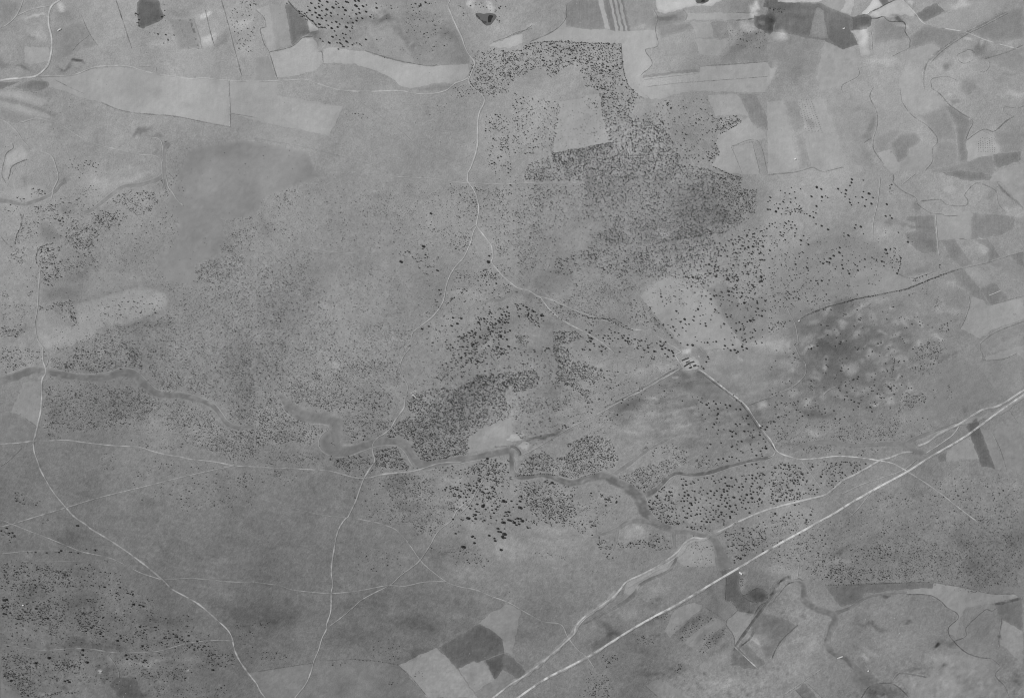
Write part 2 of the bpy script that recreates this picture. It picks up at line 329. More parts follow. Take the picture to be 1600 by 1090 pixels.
# ---------------------------------------------------------------- survey data: fields (kind, tone, outline)
def PLOUGH(t): return 'ploughed_field' if t < .52 else 'stubble_field'
FIELDS = [
 ('fallow_field', .525, 'G: 262,305 272,285 300,232 380,218 480,236 497,277 455,292 412,308 398,336 345,345 352,372 340,400 305,410 303,444 265,440 252,425 245,397 272,385 282,350 266,328'),
 ('stubble_field', .635, '00: 255,480 430,466 560,425 720,406 930,438 960,455 1100,470 1390,492 1400,770 1250,745 1050,705 860,690 760,675 690,655 610,620 520,600 400,560 300,530'),
 ('stubble_field', .625, '00: 1395,495 1550,502 ; 01: 130,500 130,580 530,650 450,820 445,828 200,775 60,745 ; 00: 1405,692'),
 ('pasture', .575, '00: 1403,700 1550,722 ; 01: 60,750 200,780 448,830 430,915 300,900 150,870 ; 00: 1550,830 1480,800 1403,772'),
 ('pasture', .65, '00: 0,560 100,555 200,580 300,600 290,640 250,655 80,600 0,588'),
 ('pasture', .645, '00: 0,615 120,640 310,700 320,730 180,700 0,650'),
 ('pasture', .50, '00: 0,590 80,603 260,660 350,690 330,725 240,675 120,636 0,612'),
 ('pasture', .53, '00: 0,655 180,705 220,720 90,750 0,722'),
 ('ploughed_field', .49, '00: 95,535 210,492 330,505 260,555 200,562'),
 ('ploughed_field', .43, '00: 0,507 130,502 60,530 0,550'),
 ('stubble_field', .635, '00: 152,285 300,290 305,375 200,398 155,385'),
 ('pasture', .51, '00: 10,20 110,5 85,95 20,120 0,130 0,40'),
 ('pasture', .53, '00: 320,170 510,130 590,275 460,310 340,380 320,260'),
 ('ploughed_field', .36, '00: 860,-10 970,10 982,60 1000,100 985,122 940,145 870,175 845,168 838,120 832,70 835,20'),
 ('pasture', .52, '00: 1020,120 1180,115 1225,300 1085,300'),
 (PLOUGH(0.48), 0.48, '00: 1030,118 1040,118 1101,298 1091,298'),
 (PLOUGH(0.45), 0.45, '00: 1048,118 1062,118 1121,298 1107,298'),
 (PLOUGH(0.62), 0.62, '00: 1066,118 1078,118 1136,298 1124,298'),
 (PLOUGH(0.49), 0.49, '00: 1084,118 1100,118 1156,298 1140,298'),
 (PLOUGH(0.6), 0.6, '00: 1112,118 1122,118 1176,298 1166,298'),
 (PLOUGH(0.44), 0.44, '00: 1128,118 1138,118 1190,298 1180,298'),
 (PLOUGH(0.64), 0.64, '00: 1142,118 1148,118 1199,298 1193,298'),
 (PLOUGH(0.39), 0.39, '00: 1150,118 1166,118 1216,298 1200,298'),
 (PLOUGH(0.62), 0.62, '00: 1170,118 1178,118 1226,298 1218,298'),
 (PLOUGH(0.46), 0.46, '00: 1180,118 1186,118 1234,298 1228,298'),
 (PLOUGH(0.6), 0.6, '00: 1190,118 1196,118 1243,298 1237,298'),
 ('pasture', .585, '00: 1082,303 1320,308 1352,482 1112,465'),
 ('pasture', .64, '00: 30,945 130,882 172,925 160,975 70,1010 50,1085 25,1080 30,1000'),
 ('stubble_field', .655, '01: 0,60 100,25 120,310 80,316 40,200 22,182 60,165 50,112'),
 ('stubble_field', .60, '01: 78,30 178,32 216,278 120,305'),
 ('ploughed_field', .43, '01: 178,30 212,22 305,112 325,200 282,228 240,262 218,278'),
 ('stubble_field', .72, '01: 314,112 380,180 328,196'),
 ('stubble_field', .665, '01: 82,322 210,297 245,262 285,235 345,226 370,255 378,308 402,325 408,380 370,425 250,460 130,475'),
 ('stubble_field', .56, '01: 0,350 80,348 125,488 0,490'),
 ('stubble_field', .665, '01: 405,300 480,285 560,303 660,312 760,345 850,370 970,392 1060,406 1290,392 1303,430 1282,468 1200,510 1130,503 950,540 870,520 820,470 740,435 600,390 408,384'),
 ('pasture', .50, '01: 940,550 1120,512 1200,514 1172,538 1060,558'),
 ('stubble_field', .645, '01: 150,712 270,625 330,630 528,650 450,820 300,795'),
 ('pasture', .59, '01: 690,200 820,160 900,240 968,385 850,362 760,330'),
 ('pasture', .515, '01: 825,160 890,165 1190,115 1240,220 1270,285 1300,335 1300,388 1060,402 975,388 905,240'),
 ('stubble_field', .685, '01: 1412,275 1550,220 ; 02: 60,200 60,260 ; 01: 1550,290 1500,290'),
 ('stubble_field', .635, '02: 108,252 250,188 330,112 330,160 400,168 700,190 868,180 883,280 808,305 835,345 850,390 810,440 770,520 830,600 800,595 762,574 705,515 682,430 668,265 250,248'),
 ('ploughed_field', .50, '02: 330,20 370,-5 520,-5 572,178 450,175 325,150'),
 ('stubble_field', .67, '02: 525,-5 552,-5 598,182 572,178'),
 ('ploughed_field', .47, '02: 552,-5 592,-5 632,186 598,182'),
 ('stubble_field', .66, '02: 592,-5 606,-5 650,188 632,186'),
 ('ploughed_field', .42, '02: 606,-5 618,-5 662,188 650,188'),
 ('stubble_field', .62, '02: 618,-5 634,-5 678,188 662,188'),
 ('ploughed_field', .42, '02: 634,-5 646,-5 690,188 678,188'),
 ('stubble_field', .62, '02: 646,-5 662,-5 706,188 690,188'),
 ('ploughed_field', .42, '02: 662,-5 672,-5 718,186 706,188'),
 ('pasture', .55, '02: 672,-5 850,-5 865,100 790,165 718,184'),
 ('pasture', .50, '02: 865,100 930,88 1040,58 1062,100 1045,132 950,162 800,190 730,186 790,165'),
 ('sand_flat', .73, '02: 868,-5 1280,-5 1270,10 1200,40 1120,38 1030,55 930,86 885,66'),
 ('pasture', .56, '02: 1060,52 1200,42 1280,10 1440,-5 1430,40 1475,80 1065,82'),
 ('stubble_field', .64, '02: 1068,86 1470,84 1468,122 1062,127'),
 ('pasture', .50, '02: 880,165 1078,135 1100,175 1000,208 900,240'),
 ('stubble_field', .61, '02: 1085,135 1205,135 1225,235 1122,232'),
 ('ploughed_field', .52, '02: 1208,135 1300,135 1322,235 1227,235'),
 ('stubble_field', .625, '02: 1110,245 1330,240 1258,345 1140,335'),
 ('pasture', .555, '02: 900,245 1050,262 1110,258 1135,332 1000,350 930,345'),
 ('pasture', .53, '02: 1260,350 1262,388 1557,362 1557,210 1450,190 1350,260'),
 ('ploughed_field', .36, 'U: 720,-10 1020,-10 1120,30 1380,75 1600,40 1600,300 1080,300 1000,280 820,300 800,190 690,180'),
 ('ploughed_field', .36, 'U: 430,400 560,380 1000,330 1090,400 1040,500 990,560 940,640 960,780 880,830 750,810 560,720 465,650 470,540'),
 ('pasture', .48, 'U: 500,500 740,500 760,620 640,650 500,560'), 
 ('stubble_field', .64, '02: 790,478 1140,440 1145,410 1540,374 ; 03: 30,398 48,430 22,500 0,525 ; 02: 1545,558 1110,555 985,575 930,600 845,606 770,540'),
 ('pasture', .655, '02: 780,482 1140,442 1145,500 800,530'),
 ('ploughed_field', .50, '02: 805,458 1135,421 1140,437 790,477'),
 ('stubble_field', .62, '02: 287,620 440,598 450,580 530,572 560,690 590,770 612,858 400,900 245,930'),
 ('stubble_field', .63, '02: 1190,580 1370,565 1448,712 1390,695 1240,708'),
 ('ploughed_field', .515, '02: 1380,565 1485,565 1557,710 1557,792 1480,755 1450,730'),
 ('stubble_field', .63, '02: 1395,735 1445,715 1470,765 1545,798 1548,838 1340,888 1400,1060 1320,1050 1210,1008 1262,930 1240,870 1255,815 1310,785'),
 ('stubble_field', .62, '02: 1345,892 1458,868 1508,1060 1400,1060'),
 ('pasture', .54, '02: 1497,860 1515,855 1557,1040 1557,1060 1535,1060'),
 # top right quarter
 ('ploughed_field', .43, '03: 0,5 60,10 180,14 330,22 440,75 500,104 600,112 600,128 570,182 500,186 548,268 455,300 420,280 340,240 240,225 120,197 40,190 50,120 0,110'),
 ('ploughed_field', .53, '03: 295,35 345,60 372,238 250,220 275,100'),
 ('ploughed_field', .40, '03: 372,110 490,128 500,186 548,268 455,300 375,238'),
 ('sand_flat', .78, '03: -5,-5 345,-5 300,12 220,6 150,16 60,12'),
 ('stubble_field', .57, '03: 345,20 370,-5 530,-5 500,98 440,72'),
 ('stubble_field', .66, '03: 470,-5 528,-5 500,98 442,72'),
 ('sand_flat', .80, 'V: 530,-10 640,-10 755,160 570,280 460,310 370,375 250,370 240,345 410,190'),
 ('sand_flat', .72, 'V: 1115,5 1250,-10 1600,300 1560,420 1300,380 900,470 780,430 600,450 500,440 420,420 540,320 600,280'),
 ('ploughed_field', .40, 'V: 645,-10 845,-10 940,75 780,158'),
 ('stubble_field', .62, 'V: 850,-10 905,-10 965,55 930,80'),
 ('ploughed_field', .36, 'V: 0,450 60,440 250,390 380,400 490,450 500,500 480,640 380,690 380,735 200,740 0,755'),
 ('ploughed_field', .44, '03: 890,92 960,45 1022,20 1075,72 960,130'),
 ('pasture', .60, '03: 985,128 1080,70 1030,20 1460,-5 1440,60 1300,140 1200,195 1100,178'),
 ('pasture', .49, '03: 975,372 1050,300 1200,205 1435,68 1470,80 1262,182 1130,270 1010,372'),
 ('pasture', .50, '03: 1462,70 1520,42 1557,40 1557,235 1380,262 1220,190 1265,178'),
 ('pasture', .53, '03: 640,120 700,108 740,132 835,138 840,165 835,190 860,232 640,268'),
 ('pasture', .60, '03: 635,272 855,236 862,290 750,345 700,370 630,330'),
 ('sand_flat', .66, '03: 502,190 598,182 622,330 570,340 545,235'),
 ('pasture', .50, '03: 860,230 900,190 960,145 1190,205 1050,300 1000,262 860,305'),
 ('stubble_field', .60, '03: 865,308 1000,264 1045,305 975,370 900,380 760,348'),
 ('pasture', .54, '03: 0,200 120,198 240,222 335,240 310,330 295,440 130,470 50,400 0,450'),
 ('stubble_field', .605, '03: 330,300 350,250 455,302 530,290 562,380 550,460 460,515 330,550 300,480'),
 ('stubble_field', .62, '03: 0,612 100,608 190,1025 0,1058'),
 ('pasture', .53, '03: 102,606 185,602 222,790 162,806'),
 ('pasture', .535, '03: 164,808 207,808 260,1015 196,1025'),
 ('orchard_ground', .61, '03: 186,602 268,602 332,806 222,790'),
 ('stubble_field', .615, '03: 272,600 345,600 385,720 410,810 335,806'),
 ('stubble_field', .60, '03: 212,808 412,815 455,1012 330,1040 262,1018'),
 ('pasture', .56, '03: 325,550 455,518 465,590 620,580 655,690 660,780 620,850 580,868 655,1018 460,1005 425,850 350,610'),
 ('pasture', .585, '03: 630,530 680,552 700,502 785,515 800,550 805,620 890,710 950,765 780,785 650,838 668,700'),
 ('stubble_field', .61, '03: 790,515 800,470 850,400 935,420 950,545 1085,635 895,702 850,660 812,610'),
 ('pasture', .55, '03: 640,840 780,780 812,795 740,870 752,910 660,930'),
 ('pasture', .50, '03: 742,870 800,818 900,808 930,850 905,885 860,905 850,955 790,990 762,930'),
 ('stubble_field', .65, '03: 665,932 742,908 805,1000 800,1040 755,1050 705,1005'),
 ('stubble_field', .59, '03: 810,1000 870,905 1020,870 1000,985 960,1035 820,1035'),
 ('pasture', .525, '03: 905,705 1060,650 1120,740 1140,850 1025,850 955,755'),
 ('pasture', .54, '03: 1025,860 1140,858 1150,1010 965,1030 1000,980'),
 ('pasture', .47, '03: 1062,648 1110,645 1232,742 1200,850 1215,990 1160,980 1135,770'),
 ('stubble_field', .64, '03: 1195,862 1272,792 1372,830 1395,880 1420,930 1300,960 1215,985'),
 ('ploughed_field', .46, '03: 1370,942 1540,920 1530,978 1400,1022 1375,1000'),
 ('pasture', .535, '03: 1372,800 1557,800 1557,915 1425,932 1390,860'),
 ('pasture', .50, '03: 970,1035 1150,1000 1310,940 1365,945 1380,1020 1355,1080 1180,1078'),
 ('ploughed_field', .45, '13: 1055,0 1180,-20 1345,5 1365,25 1350,45 1220,48'),
 ('stubble_field', .60, '13: 1372,-5 1557,-60 1557,215 1500,160 1420,60 1350,50'),
 ('pasture', .53, '03: 1310,362 1557,275 1557,450 1380,400'),
 ('pasture', .54, '03: 1150,340 1215,310 1240,370 1170,388'),
 ('pasture', .53, '03: 1165,490 1240,488 1258,540 1210,588 1160,560'),
 ('pasture', .47, '03: 1090,610 1150,608 1165,625 1110,648'),
 ('pasture', .50, '03: 1055,400 1090,395 1108,430 1070,440'),
 # second row
 ('pasture', .615, '10: 465,800 560,775 640,745 760,710 860,690 950,710 1005,728 1028,780 1000,828 860,885 790,928 680,930 600,950 575,1010 440,1050 330,1078 280,1070 230,1010 225,950 245,840 310,820 360,850 380,900 440,935 480,915'),
 ('stubble_field', .60, '10: 75,140 110,110 180,72 285,78 270,135 180,172 100,170'),
 ('pasture', .50, '10: 250,270 330,320 400,400 280,430 240,350'),
 ('pasture', .555, '10: 500,700 560,610 700,590 850,600 880,660 760,705 640,740 510,775'),
 ('pasture', .49, '10: 260,700 480,690 490,760 260,790'),
 ('stubble_field', .605, '12: 785,755 830,700 1000,600 1060,680 1200,720 1240,850 1330,930 1420,1060 1150,1075 1040,1055 870,860'),
 ('pasture', .46, '12: 765,752 785,758 870,862 1035,1052 1010,1055 860,905'),
 ('pasture', .475, '12: 1185,705 1280,655 1345,700 1390,800 1557,712 1557,960 1490,1020 1400,1050 1300,900 1240,800'),
 ('pasture', .565, '12: 280,425 400,320 460,345 480,410 430,470 300,490'),
 ('pasture', .49, '12: 120,650 180,590 330,560 390,640 330,720 230,735 130,700'),
 ('pasture', .52, '13: 60,460 240,420 400,370 560,380 640,420 800,560 780,610 640,570 540,600 490,640 500,710 540,750 330,820 200,880 0,920 0,480'),
 ('stubble_field', .555, '13: 492,640 560,595 650,565 760,610 830,645 880,690 820,706 650,742 540,752 498,700'),
 ('stubble_field', .61, '13: 1240,752 1285,758 1340,808 1557,755 1557,890 1360,955 1290,1010 1240,985 1168,942 1200,890 1228,820'),
 ('ploughed_field', .465, '13: 1290,700 1378,668 1465,765 1352,803'),
 ('ploughed_field', .49, '13: 1110,600 1182,582 1290,700 1335,790 1240,740 1150,650'),
 ('pasture', .575, '13: 1188,582 1270,550 1390,655 1300,695'),
 ('ploughed_field', .49, '13: 1052,408 1135,403 1245,550 1182,578 1120,520'),
 ('ploughed_field', .48, '13: 1262,410 1340,398 1415,510 1340,540 1345,460'),
 ('ploughed_field', .495, '13: 1245,245 1500,262 1500,330 1440,370 1330,395 1240,405'),
 ('ploughed_field', .43, '13: 1148,342 1216,340 1216,405 1180,408 1150,396'),
 ('stubble_field', .585, '13: 1030,255 1240,225 1238,400 1140,400 1040,410'),
 ('ploughed_field', .49, '13: 840,268 1015,255 1030,480 940,490 900,470 850,420 830,375 900,345 895,300 840,290'),
 ('pasture', .485, '13: 795,632 870,590 970,545 1015,590 900,632'),
 ('pasture', .50, '13: 1345,545 1480,502 1557,480 1557,670 1400,600'),
 ('ploughed_field', .46, '13: 1480,505 1557,478 1557,570 1520,560'),
 ('pasture', .505, '13: 1295,1035 1330,1000 1400,955 1557,905 1557,960 1400,1030 1340,1088 1290,1088'),
 ('pasture', .55, '13: 1400,1035 1557,975 1557,1088 1350,1088'),
 # third row
 ('stubble_field', .575, '20: 142,222 262,212 246,300 238,400 216,490 180,460 130,432 55,405 100,330'),
 ('pasture', .47, '20: 0,405 55,410 130,435 216,498 195,578 0,595'),
 ('stubble_field', .575, '21: 1270,570 1340,500 1440,478 1557,430 1557,600 1350,640 1230,660 1180,680 1300,640'),
 ('stubble_field', .575, '22: 500,130 560,95 620,80 610,105 560,140 515,145'),
 ('pasture', .46, '22: 1005,150 1060,165 1120,150 1180,190 1300,290 1378,345 1425,385 1470,470 1400,470 1300,380 1200,330 1000,260 880,300 740,390 600,400 560,380 800,265 930,195'),
 ('pasture', .525, '22: 1140,60 1400,0 1557,60 1557,315 1500,335 1432,362 1300,262 1150,150'),
 ('sand_flat', .655, 'P: 340,395 500,275 640,262 720,250 800,300 810,350 720,440 600,462 480,460 370,445'),
 ('sand_flat', .655, 'P: 632,570 700,530 780,478 840,480 905,525 918,600 860,690 760,655 690,635'),
 ('stubble_field', .60, 'E: 190,575 225,552 290,555 312,580 300,612 230,618 198,605'),
 ('bare_yard', .61, 'E: 370,180 450,130 500,135 490,200 440,235 400,215'),
 ('bare_yard', .645, 'E: 345,320 455,285 550,260 620,330 640,400 600,455 480,482 420,478 370,420 330,370'),
 ('bare_yard', .60, 'E: 1150,258 1240,245 1345,310 1340,335 1280,362 1215,325'),
 ('pasture', .41, 'Q: 590,560 700,510 765,580 640,620'),
 ('pasture', .50, '23: 1050,105 1110,98 1260,108 1420,305 1310,372 1140,420 950,480 850,560 830,480 1000,300'),
 ('pasture', .535, '23: 1270,115 1320,95 1430,82 1500,42 1557,120 1557,270 1440,320'),
 ('stubble_field', .59, '23: 1312,70 1557,-10 1557,85 1510,42 1430,78 1325,90'),
 ('stubble_field', .575, '23: 1090,640 1235,550 1290,688 1180,685 1140,700 1088,702'),
 ('ploughed_field', .37, '23: 1212,485 1272,438 1295,500 1385,745 1302,732 1235,548'),
 ('ploughed_field', .435, '23: 1040,665 1085,642 1087,706 1042,702'),
 ('stubble_field', .53, '23: 1298,500 1372,520 1450,752 1388,745'),
 ('pasture', .47, '23: 1000,620 1200,500 1230,548 1085,636 1030,665 860,760'),
 ('stubble_field', .505, '23: 1375,520 1557,420 1557,765 1452,752'),
 # bottom row
 ('ploughed_field', .36, '30: 668,1008 715,966 755,962 790,950 820,962 882,1095 735,1095'),
 ('stubble_field', .485, '30: 0,992 60,1035 135,1095 0,1095'),
 ('stubble_field', .495, '30: 1500,942 1557,930 1557,985 ; 31: 0,930 170,905 342,880 330,935 300,1010 240,1095 60,1095 20,1030'),
 ('pasture', .47, '31: 352,878 430,865 600,858 760,875 860,892 1040,1095 245,1095 305,1010 335,940'),
 ('stubble_field', .60, '31: 865,893 1095,787 1165,855 1228,922 1245,950 1290,1020 1350,1095 1042,1095'),
 ('stubble_field', .575, '31: 1232,918 1325,872 1340,880 1385,865 1448,980 1330,1058 1300,1020'),
 ('ploughed_field', .365, '31: 1112,782 1300,675 1350,640 1440,680 1492,735 1510,790 1508,820 1440,840 1385,862 1340,876 1325,868 1228,916 1165,850'),
 ('ploughed_field', .32, '31: 1392,862 1510,822 1500,920 1452,982'),
 ('stubble_field', .56, '31: 1356,632 1430,575 1520,526 1550,524 ; 32: 60,560 40,620 0,820 ; 31: 1510,810 1500,740 1450,690'),
 ('ploughed_field', .385, '31: 1508,822 1550,835 ; 32: 20,860 93,935 35,975 0,950 ; 31: 1500,915'),
 ('stubble_field', .48, '31: 1500,925 1550,960 ; 32: 20,985 0,1000 ; 31: 1440,1075 1345,1095 1350,1060 1450,985'),
 ('sand_flat', .56, '32: 1010,200 1050,160 1100,132 1190,115 1225,170 1240,280 1150,290 1050,288 1005,260'),
 ('sand_flat', .565, '32: 700,392 800,345 900,295 990,235 985,290 930,325 850,352 785,400 755,460 735,480 680,450'),
 ('ploughed_field', .39, '32: 1262,322 1295,305 1350,302 1270,345'),
 ('ploughed_field', .385, '32: 1296,352 1350,312 1380,320 1388,420 1405,465 1450,500 1450,570 1440,575 1372,562 1340,500 1325,492 1318,505 1295,490'),
 ('ploughed_field', .38, 'X: 670,575 750,545 860,470 920,450 990,450 1060,475 1145,540 1140,620 1040,680 940,700 860,690 770,640'),
 ('pasture', .51, '32: 1140,520 1200,440 1290,390 1293,490 1320,520 1345,500 1370,560 1310,620 1230,570'),
 ('stubble_field', .57, '32: 1310,620 1375,566 1440,578 1475,580 1450,680 1400,730 1352,770 1345,700 1305,650'),
 ('stubble_field', .58, '32: 980,560 1060,520 1110,505 1168,530 1100,590 960,725 930,680'),
 ('stubble_field', .56, '32: 1045,755 1228,600 1290,625 1300,645 1112,797'),
 ('ploughed_field', .40, '32: 472,768 600,695 625,722 490,808'),
 ('ploughed_field', .42, '32: 1330,890 1345,800 1370,780 1495,908 1430,905'),
 ('ploughed_field', .44, '32: 1375,775 1430,765 1540,875 1500,905'),
 ('pasture', .53, '32: 1250,820 1345,780 1325,890 1200,920 1100,960 1150,880'),
 ('stubble_field', .51, '32: 815,1022 885,980 1050,1060 1100,1090 895,1095'),
 ('ploughed_field', .41, '33: 340,395 850,392 1012,390 1005,420 845,432 760,440 580,455 575,495 500,515 438,532 385,465'),
 ('stubble_field', .585, '33: 845,440 900,428 1005,424 1014,390 1200,422 1370,460 1515,465 1530,480 1385,520 1200,542 1165,640 1140,725 1105,700 1105,660 1155,612 1150,572 1085,540 1045,500 980,465 850,458'),
 ('pasture', .525, '33: 1205,542 1385,522 1400,545 1370,562 1320,565 1215,655 1205,712 1130,742 1145,710 1170,640'),
 ('pasture', .49, '33: 1218,655 1320,562 1400,550 1430,610 1410,770 1350,845 1280,835 1200,805 1135,748 1208,718'),
 ('stubble_field', .565, '33: 1442,622 1557,692 1557,890 1440,785 1415,770 1425,700'),
 ('ploughed_field', .41, '33: 1390,528 1557,490 1557,688 1440,618 1410,570'),
 ('pasture', .53, '33: 1205,812 1280,842 1360,850 1410,900 1380,950 1440,1020 1465,1090 900,1090 830,1010 800,960 970,965 1000,860'),
 ('pasture', .40, 'G: 1172,970 1190,955 1215,962 1245,977 1228,1000 1205,1025 1196,1032 1188,1008 1172,990'),
 ('pasture', .37, 'G: 1200,972 1222,965 1246,978 1232,992 1205,1000'),
 ('ploughed_field', .40, '33: 162,1032 215,990 310,1095 215,1095'),
 ('pasture', .44, '33: 490,960 530,900 565,862 670,982 600,1020 560,1040'),
]
